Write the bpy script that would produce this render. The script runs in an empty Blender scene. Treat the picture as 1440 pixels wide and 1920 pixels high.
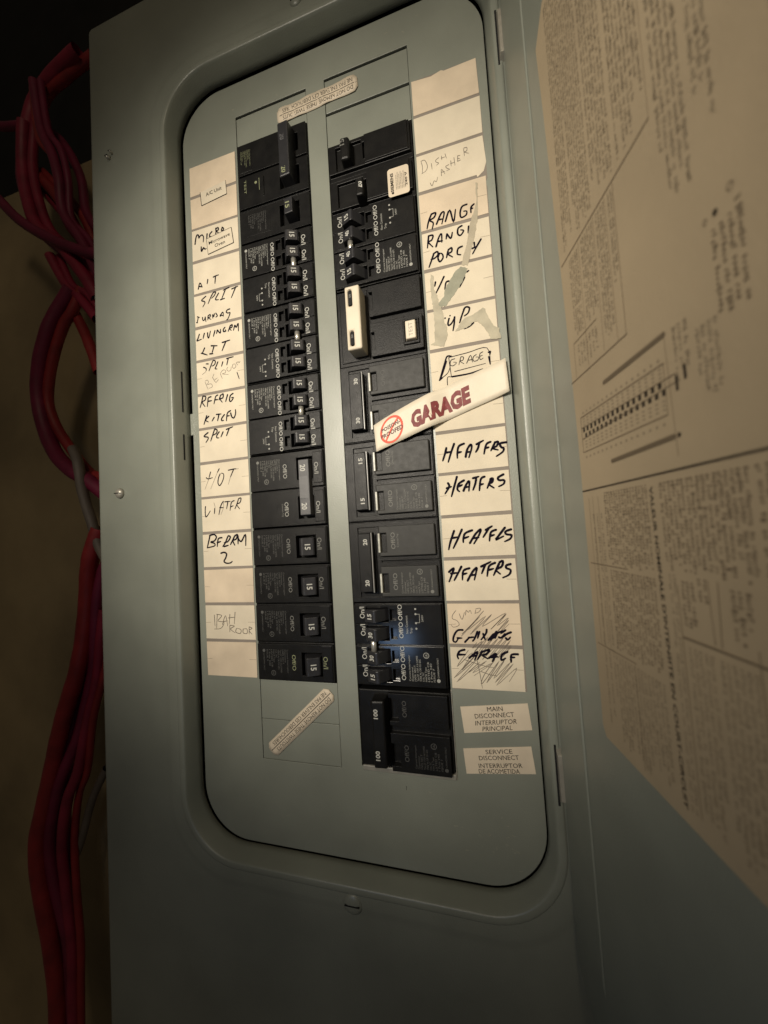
import bpy, bmesh, math, random
from mathutils import Vector, Matrix
from mathutils.geometry import tessellate_polygon

random.seed(7)
SC = bpy.context.scene
IN = 0.0254                       # everything below is written in inches
# panel frame: u to the right, v downwards (one breaker pole = 1), h out of the dead front
def W3(u, v, h):
    return Vector((u * IN, -h * IN, (60 - v) * IN))
def LV(u, v, h):                  # the same as an offset (for children of a thing)
    return Vector((u * IN, -h * IN, -v * IN))

# ------------------------------------------------------------------ camera
cam = bpy.data.cameras.new('camera'); camo = bpy.data.objects.new('camera', cam)
SC.collection.objects.link(camo); SC.camera = camo
cam.sensor_fit = 'VERTICAL'; cam.sensor_height = 36; cam.sensor_width = 27
cam.lens = 13.5; cam.clip_start = 0.005; cam.clip_end = 50
R0 = (0.95838742, 0.0608906, 0.27890121)     # camera right in (u, v, inwards)
R1 = (-0.07272524, 0.99682967, 0.0322745)    # camera down
R2 = (-0.27605179, -0.05121463, 0.9597773)   # camera forward
def cw(r): return Vector((r[0], r[2], -r[1]))
M = Matrix.Identity(4)
for i, c in enumerate((cw(R0), -cw(R1), -cw(R2))):
    for k in range(3): M[k][i] = c[k]
M.translation = W3(8.029, 11.272, 9.113)
camo.matrix_world = M
cam.dof.use_dof = True; cam.dof.focus_distance = 9.9 * IN; cam.dof.aperture_fstop = 9.0

# ------------------------------------------------------------------ world and lamps (indoors, dim warm light)
wd = bpy.data.worlds.new('World'); SC.world = wd; wd.use_nodes = True
bg = wd.node_tree.nodes['Background']; bg.inputs[0].default_value = (1, 0.84, 0.60, 1); bg.inputs[1].default_value = 0.030
def aim(o, tgt):
    o.rotation_euler = (Vector(tgt) - o.location).to_track_quat('-Z', 'Y').to_euler()
def spot(name, loc, tgt, power, col, size, blend, rad):
    l = bpy.data.lights.new(name, 'SPOT'); l.energy = power; l.color = col
    l.spot_size = math.radians(size); l.spot_blend = blend; l.shadow_soft_size = rad
    o = bpy.data.objects.new(name, l); SC.collection.objects.link(o); o.location = loc; aim(o, tgt); return o
def area(name, loc, tgt, power, col, sx, sy):
    l = bpy.data.lights.new(name, 'AREA'); l.shape = 'RECTANGLE'; l.size = sx; l.size_y = sy; l.energy = power; l.color = col
    o = bpy.data.objects.new(name, l); SC.collection.objects.link(o); o.location = loc; aim(o, tgt); return o
spot('flashlight', W3(-1.5, 1.5, 30), W3(4.3, 7.2, 0), 33, (1, 0.905, 0.76), 42, 1.0, 0.075)  # main light; soft cone shaped to imitate lens vignetting
area('room_lamp', W3(16, -26, 46), W3(2, 8, 0), 1.6, (1, 0.82, 0.58), 0.25, 0.25)
area('screen_glow', W3(2.2, 17.6, 12.5), W3(5.6, 13.9, 0), 0.038, (0.40, 0.62, 1.0), 0.046, 0.034)
SC.view_settings.view_transform = 'Standard'; SC.view_settings.look = 'None'
SC.view_settings.exposure = 0.0; SC.view_settings.gamma = 1.0
SC.render.engine = 'CYCLES'

# ------------------------------------------------------------------ materials
def mat(name, col, rough=0.5, metal=0.0, var=0.0, vscale=60, bump=0.0, bscale=900, spec=0.5, col2=None, coat=0.0, crough=0.16):
    m = bpy.data.materials.new(name); m.use_nodes = True
    nt = m.node_tree; b = nt.nodes['Principled BSDF']
    b.inputs['Base Color'].default_value = (*col, 1); b.inputs['Roughness'].default_value = rough
    b.inputs['Metallic'].default_value = metal; b.inputs['Specular IOR Level'].default_value = spec
    if coat: b.inputs['Coat Weight'].default_value = coat; b.inputs['Coat Roughness'].default_value = crough
    tc = nt.nodes.new('ShaderNodeTexCoord')
    if var or col2:
        n = nt.nodes.new('ShaderNodeTexNoise'); n.inputs['Scale'].default_value = vscale; n.inputs['Detail'].default_value = 6
        nt.links.new(tc.outputs['Object'], n.inputs['Vector'])
        r = nt.nodes.new('ShaderNodeValToRGB'); r.color_ramp.elements[0].position = 0.3; r.color_ramp.elements[1].position = 0.7
        c2 = col2 or tuple(min(1, c * (1 + var)) for c in col)
        c1 = tuple(c * (1 - var) for c in col) if not col2 else col
        r.color_ramp.elements[0].color = (*c1, 1); r.color_ramp.elements[1].color = (*c2, 1)
        nt.links.new(n.outputs['Fac'], r.inputs['Fac']); nt.links.new(r.outputs['Color'], b.inputs['Base Color'])
        mr = nt.nodes.new('ShaderNodeMapRange'); mr.inputs['To Min'].default_value = max(0.03, rough - 0.08); mr.inputs['To Max'].default_value = min(1, rough + 0.08)
        n2 = nt.nodes.new('ShaderNodeTexNoise'); n2.inputs['Scale'].default_value = vscale * 2.3
        nt.links.new(tc.outputs['Object'], n2.inputs['Vector']); nt.links.new(n2.outputs['Fac'], mr.inputs['Value']); nt.links.new(mr.outputs['Result'], b.inputs['Roughness'])
    if bump:
        n3 = nt.nodes.new('ShaderNodeTexNoise'); n3.inputs['Scale'].default_value = bscale; n3.inputs['Detail'].default_value = 3
        bp = nt.nodes.new('ShaderNodeBump'); bp.inputs['Strength'].default_value = bump; bp.inputs['Distance'].default_value = 0.0004
        nt.links.new(tc.outputs['Object'], n3.inputs['Vector']); nt.links.new(n3.outputs['Fac'], bp.inputs['Height']); nt.links.new(bp.outputs['Normal'], b.inputs['Normal'])
    return m
PAINT = mat('grey_enamel_paint', (0.250, 0.266, 0.225), 0.36, var=0.13, vscale=16, bump=0.3, bscale=1400, spec=0.5, coat=0.22, crough=0.3)
BARE = mat('worn_steel', (0.46, 0.44, 0.38), 0.38, metal=0.5, var=0.15, vscale=200)
BLACK = mat('black_plastic', (0.0065, 0.0065, 0.007), 0.36, vscale=90, bump=0.3, bscale=2500, spec=0.22, col2=(0.0125, 0.0122, 0.0115))
GLOSSB = mat('shiny_black_plastic', (0.0065, 0.0065, 0.007), 0.34, vscale=90, bump=0.3, bscale=2500, spec=0.12, col2=(0.0125, 0.0122, 0.0115), coat=0.55, crough=0.13)
DGREY = mat('dark_grey_plastic', (0.026, 0.026, 0.029), 0.34, var=0.12, vscale=150, bump=0.2, bscale=2500)
MGREY = mat('grey_plastic', (0.11, 0.11, 0.115), 0.38, var=0.12, vscale=150, bump=0.2, bscale=2500)
PLATE = mat('plate_plastic', (0.030, 0.030, 0.028), 0.50, var=0.15, vscale=120, bump=0.15, bscale=2500, spec=0.32)
VOID = mat('soot_black', (0.004, 0.004, 0.004), 0.8)  # black stands in for shade inside slots and the box; also the nick
WHITE = mat('white_ink', (0.50, 0.50, 0.46), 0.6)
DIMINK = mat('faded_white_ink', (0.17, 0.17, 0.155), 0.6)
FAINT = mat('very_faded_ink', (0.075, 0.075, 0.07), 0.6)
GREENINK = mat('greenish_ink', (0.25, 0.27, 0.15), 0.6)
IVORY = mat('ivory_plastic', (0.74, 0.66, 0.52), 0.35, var=0.05, vscale=90, spec=0.5, col2=None)
CHROME = mat('bright_steel', (0.75, 0.73, 0.66), 0.30, metal=0.75)
BAR = mat('pale_worn_edge', (0.50, 0.50, 0.44), 0.35, var=0.3, vscale=400)  # pale colour imitates light reflected by the slot edge
CARD = mat('cream_card', (0.72, 0.64, 0.50), 0.75, var=0.075, vscale=55, bump=0.25, bscale=1600, spec=0.2)
CARD2 = mat('cream_card_browned', (0.70, 0.585, 0.44), 0.75, var=0.13, vscale=40, bump=0.25, bscale=1600, spec=0.2)
STRIP = mat('taupe_printed_card', (0.27, 0.235, 0.20), 0.75, var=0.08, vscale=80, spec=0.2)
STICK = mat('buff_sticker', (0.72, 0.62, 0.48), 0.5, var=0.06, vscale=70, bump=0.2, bscale=900, spec=0.35)
TORN = mat('torn_card_residue', (0.31, 0.31, 0.235), 0.7, var=0.14, vscale=120, bump=0.5, bscale=700)
TORN2 = mat('thin_torn_residue', (0.46, 0.42, 0.315), 0.7, var=0.14, vscale=150, bump=0.5, bscale=700)
TAPE = mat('yellowed_tape_residue', (0.44, 0.39, 0.29), 0.45, var=0.10, vscale=150, bump=0.4, bscale=700)
INK = mat('black_marker_ink', (0.007, 0.005, 0.012), 0.8, spec=0.08)
PENCIL = mat('pencil_lead', (0.16, 0.13, 0.10), 0.6)
TICK = mat('faint_rule', (0.36, 0.30, 0.22), 0.8)
PRINT = mat('black_print', (0.015, 0.013, 0.012), 0.8, spec=0.1)
MAROON = mat('maroon_print', (0.20, 0.035, 0.035), 0.6, var=0.25, vscale=500)
REDINK = mat('orange_red_print', (0.75, 0.10, 0.05), 0.6, var=0.12, vscale=400)
SHEET = mat('aged_schedule_paper', (0.45, 0.36, 0.24), 0.7, var=0.08, vscale=22, bump=0.2, bscale=800, spec=0.25)
BROWNP = mat('brown_print', (0.16, 0.12, 0.075), 0.7)
BROWNL = mat('light_brown_print', (0.28, 0.225, 0.15), 0.7)
DARKP = mat('dark_brown_print', (0.035, 0.025, 0.015), 0.7)
BOARD = mat('old_brown_board', (0.33, 0.255, 0.145), 0.85, var=0.35, vscale=7, bump=0.5, bscale=120)
REDC = mat('red_cable_jacket', (0.24, 0.011, 0.036), 0.55, var=0.25, vscale=50, bump=0.3, bscale=300)
ORC = mat('orange_red_cable_jacket', (0.25, 0.015, 0.016), 0.55, var=0.25, vscale=50, bump=0.3, bscale=300)
MAGC = mat('dark_magenta_cable_jacket', (0.16, 0.007, 0.036), 0.55, var=0.25, vscale=50, bump=0.3, bscale=300)
WHC = mat('grey_white_cable_jacket', (0.13, 0.105, 0.085), 0.6, var=0.2, vscale=50)
YELC = mat('dull_reddish_cable_jacket', (0.085, 0.020, 0.018), 0.7, var=0.3, vscale=60)
DARKW = mat('dark_rough_board', (0.010, 0.009, 0.008), 0.95, var=0.4, vscale=14, bump=0.5, bscale=150)  # near-black colour stands in for shadow

SCUFF = mat('paint_scuff', (0.36, 0.35, 0.28), 0.5, var=0.2, vscale=300)
LSTICK = mat('pale_cream_sticker', (0.76, 0.685, 0.55), 0.5, var=0.04, vscale=60, bump=0.2, bscale=700, spec=0.4)
# ---- measured outlines, inches on the panel
HAND = [
('L2','marker',0.032,"0.103,2.451 0.133,2.297 0.175,2.195 0.232,2.203 0.25,2.297 0.286,2.251 0.362,2.232 0.407,2.293 0.409,2.358 0.394,2.459;0.543,2.243 0.519,2.405;0.716,2.228 0.64,2.278 0.627,2.355 0.7,2.376;0.848,2.161 0.853,2.259 0.83,2.364;0.857,2.18 0.921,2.166 0.936,2.235 0.862,2.261 0.932,2.321;1.075,2.195 1.043,2.281 1.087,2.31 1.117,2.255 1.08,2.204;0.319,2.583 0.322,2.722 0.371,2.67 0.401,2.63 0.445,2.69 0.492,2.679"),
('L3','marker',0.028,"0.156,3.837 0.224,3.661 0.302,3.808;0.192,3.758 0.293,3.798;0.506,3.619 0.475,3.755;0.691,3.602 0.783,3.585 0.883,3.579;0.774,3.591 0.745,3.805"),
('L4','marker',0.028,"0.419,4.107 0.257,4.197 0.348,4.25 0.373,4.303 0.294,4.404;0.689,4.045 0.592,4.164 0.482,4.352;0.67,4.056 0.761,4.062 0.702,4.158 0.608,4.215;0.858,4.117 0.752,4.249 0.759,4.298 0.85,4.311;1.222,4.031 1.014,4.075;1.086,4.077 0.948,4.326;0.903,4.331 1.056,4.32;1.298,4.105 1.512,4.071;1.442,4.069 1.278,4.356"),
('L4','marker',0.025,"0.087,4.653 0.169,4.695;0.123,4.677 0.079,4.826;0.051,4.82 0.098,4.838;0.271,4.709 0.277,4.79 0.322,4.815 0.363,4.729;0.364,4.714 0.385,4.868;0.466,4.704 0.451,4.835;0.466,4.704 0.54,4.689 0.538,4.752 0.472,4.769 0.561,4.836;0.622,4.707 0.626,4.818;0.631,4.709 0.655,4.778;0.687,4.69 0.664,4.78;0.732,4.685 0.783,4.774 0.727,4.809;0.892,4.767 0.88,4.819 0.938,4.73 0.984,4.725 0.987,4.835;0.909,4.786 0.979,4.818;1.218,4.669 1.129,4.68 1.091,4.733 1.142,4.776 1.213,4.776 1.192,4.849 1.134,4.945 1.089,4.966"),
('L5','marker',0.030,"0.138,5.188 0.087,5.304 0.046,5.375 0.206,5.352;0.315,5.193 0.262,5.348;0.425,5.2 0.429,5.327 0.464,5.357 0.528,5.174;0.682,5.191 0.62,5.358;0.764,5.192 0.732,5.295;0.764,5.192 0.858,5.305 0.872,5.192;1.025,5.17 0.969,5.22 0.975,5.283 1.047,5.283 1.031,5.241;1.213,5.148 1.126,5.314;1.213,5.163 1.267,5.143 1.254,5.218 1.174,5.232 1.232,5.306;1.353,5.177 1.302,5.32;1.362,5.179 1.402,5.249 1.468,5.148 1.466,5.37"),
('L5','marker',0.030,"0.305,5.632 0.225,5.758 0.169,5.771;0.187,5.767 0.387,5.86;0.526,5.613 0.742,5.655;0.634,5.634 0.552,5.837;0.47,5.844 0.588,5.859;0.907,5.595 1.015,5.586 1.175,5.572;1.032,5.589 0.896,5.833"),
('L6','marker',0.027,"0.414,6.129 0.328,6.113;0.237,6.196 0.322,6.244 0.329,6.311;0.571,6.06 0.508,6.179 0.424,6.336;0.59,6.055 0.655,6.092 0.623,6.184 0.535,6.217;0.74,6.124 0.677,6.243 0.636,6.309 0.702,6.329;0.908,6.155 0.855,6.283;1.033,6.089 1.155,6.08 1.266,6.076;1.089,6.099 1.034,6.275"),
('L6','pencil',0.013,"0.329,6.311 0.288,6.353 0.179,6.408;0.275,6.646 0.371,6.875;0.276,6.614 0.355,6.594 0.39,6.666 0.33,6.721;0.358,6.726 0.483,6.73 0.517,6.818 0.401,6.847;0.591,6.456 0.529,6.559;0.539,6.552 0.637,6.708 0.735,6.643;0.602,6.637 0.699,6.588;0.808,6.494 0.867,6.642;0.808,6.478 0.897,6.396 0.989,6.429 0.968,6.489 0.873,6.505 1.076,6.557;1.068,6.346 1.028,6.387 1.072,6.459 1.156,6.442 1.179,6.35;1.237,6.296 1.216,6.357 1.268,6.414 1.335,6.362 1.293,6.29 1.237,6.296;1.348,6.284 1.401,6.342;1.349,6.269 1.423,6.25 1.44,6.285 1.479,6.244"),
('L6','marker',0.019,"1.363,6.543 1.395,6.645 1.427,6.746"),
('L7','marker',0.030,"0.18,7.04 0.134,7.197 0.068,7.367;0.18,7.04 0.275,7.072 0.252,7.166 0.153,7.216 0.243,7.361;0.466,7.102 0.369,7.12 0.346,7.214 0.32,7.372;0.346,7.222 0.48,7.218;0.695,7.09 0.617,7.126 0.551,7.327;0.575,7.217 0.689,7.218;0.789,7.105 0.726,7.24;0.807,7.108 0.874,7.087 0.859,7.197 0.765,7.214 0.835,7.322;1.022,7.126 0.947,7.323;1.207,7.124 1.112,7.173 1.078,7.311 1.132,7.336 1.21,7.244 1.137,7.241"),
('L7','marker',0.030,"0.289,7.628 0.182,7.873;0.364,7.655 0.245,7.752 0.338,7.822;0.543,7.713 0.462,7.815;0.613,7.643 0.782,7.651;0.707,7.656 0.651,7.833;0.893,7.683 0.795,7.781 0.792,7.845 0.857,7.846;1.101,7.602 0.987,7.665 0.949,7.875;0.965,7.742 1.057,7.739;1.098,7.665 1.129,7.781 1.201,7.823 1.261,7.705 1.258,7.594"),
('L8','marker',0.030,"0.315,8.126 0.186,8.198 0.185,8.231 0.299,8.261 0.306,8.311 0.225,8.406;0.536,8.067 0.389,8.386;0.537,8.051 0.62,8.094 0.588,8.186 0.453,8.233;0.693,8.152 0.604,8.252 0.61,8.317 0.676,8.326;0.823,8.169 0.742,8.31;0.928,8.119 1.04,8.095 1.152,8.07;1.021,8.116 0.929,8.302"),
('L9','marker',0.023,"0.348,9.269 0.286,9.428;0.188,9.418 0.251,9.461 0.405,9.439;0.643,9.208 0.574,9.31;0.669,9.356 0.61,9.46 0.582,9.603 0.632,9.689 0.722,9.598 0.782,9.458 0.775,9.367 0.702,9.341;0.939,9.284 1.119,9.267 1.203,9.272;1.119,9.275 1.004,9.48"),
('L9','pencil',0.011,"0.285,9.446 0.128,9.762;0.574,9.31 0.325,9.761;1.004,9.48 0.92,9.689;1.203,9.272 1.286,9.275"),
('L10','marker',0.023,"0.129,10.239 0.112,10.366 0.126,10.541 0.206,10.482 0.287,10.379;0.441,10.318 0.423,10.471;0.739,10.142 0.648,10.261 0.572,10.508;0.603,10.312 0.731,10.322;0.781,10.163 0.971,10.161;0.886,10.172 0.835,10.366;1.098,10.153 1.001,10.199 0.948,10.419;0.964,10.322 1.059,10.293;1.234,10.129 1.176,10.266 1.107,10.386;1.235,10.111 1.319,10.1 1.282,10.221 1.176,10.266 1.263,10.398"),
('L10','pencil',0.011,"0.416,10.152 0.45,10.264 0.441,10.318;0.738,10.16 0.731,10.322 0.636,10.513"),
('L11','marker',0.034,"0.244,11.084 0.193,11.245 0.142,11.405;0.222,11.083 0.375,11.056 0.458,11.132 0.388,11.237 0.257,11.266 0.385,11.309 0.382,11.38 0.131,11.423;0.649,11.161 0.519,11.19 0.477,11.403;0.472,11.295 0.601,11.266;0.841,11.136 0.748,11.309 0.658,11.412;0.852,11.118 0.924,11.158 0.834,11.278 0.706,11.307;0.701,11.414 0.85,11.385;1.049,11.165 0.914,11.371;1.05,11.147 1.156,11.1 1.109,11.221 1.002,11.269 1.059,11.395;1.175,11.136 1.164,11.365;1.172,11.207 1.27,11.3 1.413,11.114 1.408,11.421;0.586,11.596 0.693,11.574 0.776,11.622 0.739,11.736 0.682,11.823 0.763,11.879 0.89,11.875 0.954,11.833"),
('L13','pencil',0.018,"0.289,13.307 0.3,13.615;0.389,13.287 0.347,13.676;0.364,13.287 0.535,13.328 0.405,13.471 0.6,13.511 0.494,13.674 0.271,13.697;0.548,13.572 0.657,13.327 0.717,13.611;0.576,13.49 0.723,13.469;0.805,13.287 0.767,13.57;0.751,13.388 0.969,13.367;0.976,13.226 0.936,13.549;0.79,13.59 0.781,13.772;0.79,13.59 0.934,13.609 0.809,13.691 0.949,13.79;1.002,13.669 0.974,13.77 1.115,13.808 1.143,13.707 1.026,13.669;1.215,13.687 1.21,13.787 1.327,13.805 1.333,13.685 1.215,13.687;1.406,13.625 1.396,13.824;1.406,13.625 1.497,13.664 1.401,13.724 1.489,13.822"),
('R2','pencil',0.013,"6.918,2.213 6.939,2.342 6.927,2.51;6.91,2.19 7.007,2.193 7.063,2.364 7.018,2.469 6.908,2.513;7.162,2.327 7.171,2.48;7.35,2.241 7.271,2.284 7.286,2.339 7.341,2.378 7.281,2.417;7.418,2.224 7.42,2.325;7.404,2.28 7.499,2.272;7.505,2.195 7.534,2.324;7.101,2.808 7.143,2.901 7.198,2.789 7.253,2.827 7.289,2.719;7.384,2.721 7.395,2.556 7.47,2.7;7.38,2.63 7.474,2.642;7.578,2.498 7.501,2.522 7.535,2.583 7.588,2.62 7.512,2.635;7.63,2.417 7.63,2.555;7.616,2.491 7.71,2.484;7.709,2.365 7.722,2.567;7.802,2.357 7.784,2.489;7.793,2.354 7.857,2.357;7.788,2.422 7.843,2.431;7.784,2.489 7.858,2.475;7.949,2.231 7.955,2.41;7.951,2.212 8.023,2.218 8.018,2.295 7.962,2.314 8.058,2.377"),
('R3','marker',0.032,"7.076,3.607 6.998,3.763 6.947,3.947;7.066,3.605 7.181,3.6 7.136,3.705 7.027,3.752 7.108,3.835 7.069,3.982;7.18,3.896 7.31,3.658 7.385,3.661 7.31,3.924;7.225,3.791 7.338,3.804;7.397,3.891 7.518,3.632 7.589,3.956 7.656,3.655;7.934,3.613 7.814,3.634 7.758,3.773 7.777,3.895 7.889,3.87 7.913,3.781 7.842,3.759;8.094,3.653 8.017,3.716 8.008,3.848;8.006,3.751 8.06,3.748"),
('R4','marker',0.032,"6.973,4.133 6.924,4.426;6.964,4.13 7.078,4.143 7.042,4.251 6.962,4.288 7.058,4.433;7.132,4.453 7.213,4.24 7.285,4.162 7.279,4.376;7.179,4.329 7.301,4.343;7.414,4.199 7.386,4.328;7.414,4.199 7.497,4.339 7.544,4.197;7.781,4.1 7.686,4.141 7.668,4.271 7.729,4.327 7.808,4.234 7.738,4.194;7.932,4.154 7.908,4.32"),
('R4','marker',0.032,"7.065,4.612 6.997,4.771 6.929,4.92;7.055,4.609 7.153,4.577 7.166,4.659 7.066,4.73 6.99,4.73;7.206,4.63 7.161,4.736 7.2,4.844 7.281,4.767 7.269,4.667 7.206,4.63;7.412,4.627 7.363,4.789;7.413,4.608 7.499,4.573 7.493,4.669 7.407,4.704 7.511,4.809;7.755,4.605 7.652,4.634 7.625,4.762 7.704,4.803;8.028,4.584 8.03,4.68;7.973,4.722 8.083,4.695;8.192,4.544 8.083,4.695 7.973,4.856"),
('R5','marker',0.032,"7.062,5.31 7.036,5.421;7.275,5.227 7.168,5.414 7.052,5.6;7.386,5.371 7.31,5.391 7.271,5.555;7.806,5.255 7.862,5.231;7.753,5.366 7.62,5.582"),
('R6','marker',0.032,"7.222,6.257 7.241,6.252;7.346,6.217 7.354,6.229;7.323,6.279 7.286,6.405 7.311,6.449 7.379,6.406 7.451,6.288;7.453,6.269 7.432,6.436 7.393,6.6;7.69,6.132 7.626,6.269 7.559,6.445;7.671,6.147 7.729,6.093 7.808,6.13 7.772,6.245 7.678,6.3;7.88,6.504 7.785,6.569 7.657,6.607"),
('R7','pen',0.017,"7.248,7.227 7.266,7.505 7.279,7.706;7.248,7.227 7.687,7.193 8.133,7.162 8.19,7.57;7.361,7.588 8.08,7.522;7.078,7.68 7.205,7.589 7.27,7.449;7.175,7.886 7.188,7.699 7.288,7.707;7.391,7.282 7.298,7.303 7.272,7.411 7.343,7.443 7.421,7.382 7.349,7.359;7.529,7.27 7.471,7.448;7.529,7.261 7.591,7.282 7.568,7.353 7.504,7.36 7.589,7.441;7.652,7.443 7.754,7.266 7.786,7.44;7.684,7.374 7.791,7.376;7.887,7.273 7.812,7.324 7.814,7.417 7.903,7.415 7.935,7.347 7.874,7.335;8.04,7.237 7.966,7.278 7.966,7.408 8.038,7.385;7.962,7.333 8.025,7.318"),
('R7','marker',0.029,"7.314,7.211 7.214,7.192 7.148,7.332 6.99,7.741;7.188,7.301 7.098,7.532 7.009,7.735;6.99,7.741 7.078,7.68;8.159,7.278 8.204,7.259 8.186,7.339;7.289,7.702 7.706,7.696 8.011,7.639;8.161,7.371 8.182,7.559"),
('R9','marker',0.040,"7.045,9.376 7.003,9.513 6.937,9.682;7.026,9.494 7.156,9.487;7.233,9.3 7.144,9.508 7.064,9.728;7.465,9.328 7.335,9.378 7.292,9.525 7.283,9.655;7.303,9.526 7.389,9.515;7.474,9.654 7.517,9.486 7.609,9.368 7.624,9.456 7.546,9.673;7.493,9.538 7.597,9.539;7.733,9.383 7.904,9.308;7.808,9.349 7.768,9.473 7.71,9.563;8.064,9.36 7.958,9.411 7.891,9.627;7.932,9.493 8.014,9.482;8.141,9.412 8.048,9.571;8.142,9.391 8.224,9.38 8.176,9.48 8.073,9.51 8.21,9.569;8.402,9.413 8.261,9.427 8.284,9.514 8.332,9.541 8.306,9.622 8.159,9.711"),
('R10','marker',0.040,"7.02,10.215 7.046,10.304 6.937,10.469;6.979,10.342 7.099,10.309;7.243,10.084 7.163,10.315 7.083,10.546;7.405,10.187 7.273,10.26 7.232,10.386 7.281,10.445;7.258,10.324 7.355,10.29;7.366,10.441 7.439,10.297 7.518,10.219 7.491,10.452;7.393,10.358 7.498,10.346;7.595,10.162 7.742,10.134;7.677,10.17 7.647,10.295 7.585,10.439;7.874,10.147 7.778,10.201 7.728,10.463;7.748,10.326 7.832,10.313;8.001,10.223 7.905,10.425;7.981,10.221 8.043,10.206 8.026,10.289 7.952,10.335 8.057,10.429;8.289,10.136 8.164,10.197 8.179,10.261 8.288,10.272 8.272,10.354 8.159,10.406"),
('R11','marker',0.040,"7.091,11.344 6.988,11.596 6.932,11.787;7.004,11.522 7.176,11.499;7.272,11.323 7.162,11.541 7.041,11.759;7.51,11.359 7.339,11.423 7.288,11.548 7.282,11.633;7.299,11.538 7.416,11.502;7.426,11.661 7.565,11.457 7.696,11.349 7.645,11.483 7.518,11.676;7.496,11.548 7.641,11.535;7.796,11.376 7.954,11.291;7.88,11.328 7.812,11.429 7.733,11.54;8.038,11.38 7.913,11.435 7.868,11.631;7.887,11.517 7.989,11.492;8.23,11.34 8.088,11.508 8.011,11.607 8.186,11.534;8.364,11.389 8.233,11.433 8.248,11.496 8.354,11.522 8.319,11.603 8.196,11.658"),
('R12','marker',0.040,"6.896,12.309 7.02,12.217 6.967,12.365 6.891,12.533;6.937,12.343 7.107,12.326;7.201,12.181 7.106,12.347 7.01,12.504;7.386,12.229 7.236,12.288 7.2,12.498;7.209,12.371 7.315,12.343;7.313,12.522 7.442,12.315 7.541,12.224 7.524,12.317 7.469,12.504;7.374,12.397 7.519,12.38;7.634,12.206 7.865,12.099;7.739,12.157 7.643,12.363;7.963,12.124 7.817,12.202 7.76,12.428;7.811,12.284 7.914,12.257;8.041,12.147 7.902,12.411;8.043,12.127 8.125,12.088 8.096,12.211 7.971,12.289 8.054,12.385;8.296,12.166 8.196,12.194 8.192,12.255 8.277,12.299 8.24,12.4 8.097,12.468"),
('R13','pencil',0.013,"6.996,13.2 6.915,13.305 6.91,13.386 6.989,13.418 7.049,13.482 7.036,13.546 6.921,13.58 6.867,13.532;7.071,13.272 7.127,13.401 7.194,13.24;7.213,13.304 7.237,13.192 7.281,13.24 7.325,13.192 7.351,13.272;7.429,13.272 7.452,13.177;7.453,13.161 7.541,13.145 7.562,13.177 7.502,13.24 7.438,13.256;7.622,13.209 7.237,13.641 7.668,13.32 7.294,13.735 7.794,13.288 7.573,13.557 8.101,13.256 7.754,13.619 8.115,13.272 7.898,13.539 8.153,13.365 7.839,13.727 8.157,13.412 7.965,13.663 8.166,13.49;7.392,13.464 7.103,13.738 7.527,13.336 7.083,13.787"),
('R13','marker',0.035,"7.134,13.642 7.013,13.651 6.925,13.757 6.891,13.887 6.954,13.917 7.017,13.82;6.984,13.828 7.097,13.827;7.154,13.921 7.274,13.799;7.241,13.816 7.368,13.798;7.456,13.67 7.382,13.829 7.33,13.894;7.503,13.669 7.445,13.828;7.662,13.62 7.64,13.715 7.521,13.858;7.577,13.715 7.614,13.857;7.675,13.871 7.809,13.712;7.708,13.839 7.849,13.79;7.874,13.664 7.736,13.87;7.887,13.695 7.832,13.821;7.902,13.695 8.012,13.647;7.91,13.789 7.97,13.803 8.052,13.709;8.073,13.631 7.962,13.71;8.19,13.676 8.081,13.724 8.016,13.787;8.061,13.802 8.102,13.847 8.167,13.784"),
('R14','marker',0.038,"7.142,14.089 7.028,14.124 6.965,14.222 6.983,14.301;6.99,14.205 7.15,14.2;7.224,14.278 7.423,14.129 7.347,14.321;7.291,14.228 7.417,14.208;7.534,14.11 7.411,14.303;7.532,14.126 7.691,14.075 7.622,14.171 7.527,14.205 7.645,14.28;7.662,14.264 7.823,14.149;7.837,14.165 7.733,14.339;7.709,14.246 7.863,14.226;8.083,14.111 7.958,14.177 7.933,14.301 8.027,14.252;8.302,14.159 8.168,14.17 8.132,14.249;8.134,14.233 8.223,14.23;8.139,14.264 8.141,14.341"),
('R14','pencil',0.013,"7.422,13.924 7.319,14.053 7.549,13.889 7.343,14.147 7.68,13.793 7.402,14.209 7.803,13.791 7.461,14.254 7.909,13.804 7.52,14.3 8.015,13.802 7.645,14.28 8.105,13.816 7.768,14.276 8.161,13.862 7.861,14.257 8.153,13.97 7.969,14.223 8.166,14.001;7.22,14.103 6.939,14.478 7.312,14.148 7.046,14.554 7.404,14.177 6.856,14.737 7.395,14.304 6.906,14.831 7.453,14.365 7.201,14.595 7.611,14.328 7.279,14.608 7.762,14.354 7.306,14.67;7.797,14.29 7.525,14.66 7.481,14.834 7.887,14.319 7.576,14.814 8.01,14.283 7.736,14.713 8.126,14.341 7.76,14.805 8.183,14.37 7.786,14.865 8.25,14.46 8.064,14.774;7.11,14.313 7.388,14.398 7.602,14.453 7.754,14.471;7.395,14.304 7.438,14.57 7.474,14.944;7.47,14.568 7.681,14.637 7.817,14.647"),
]
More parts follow.
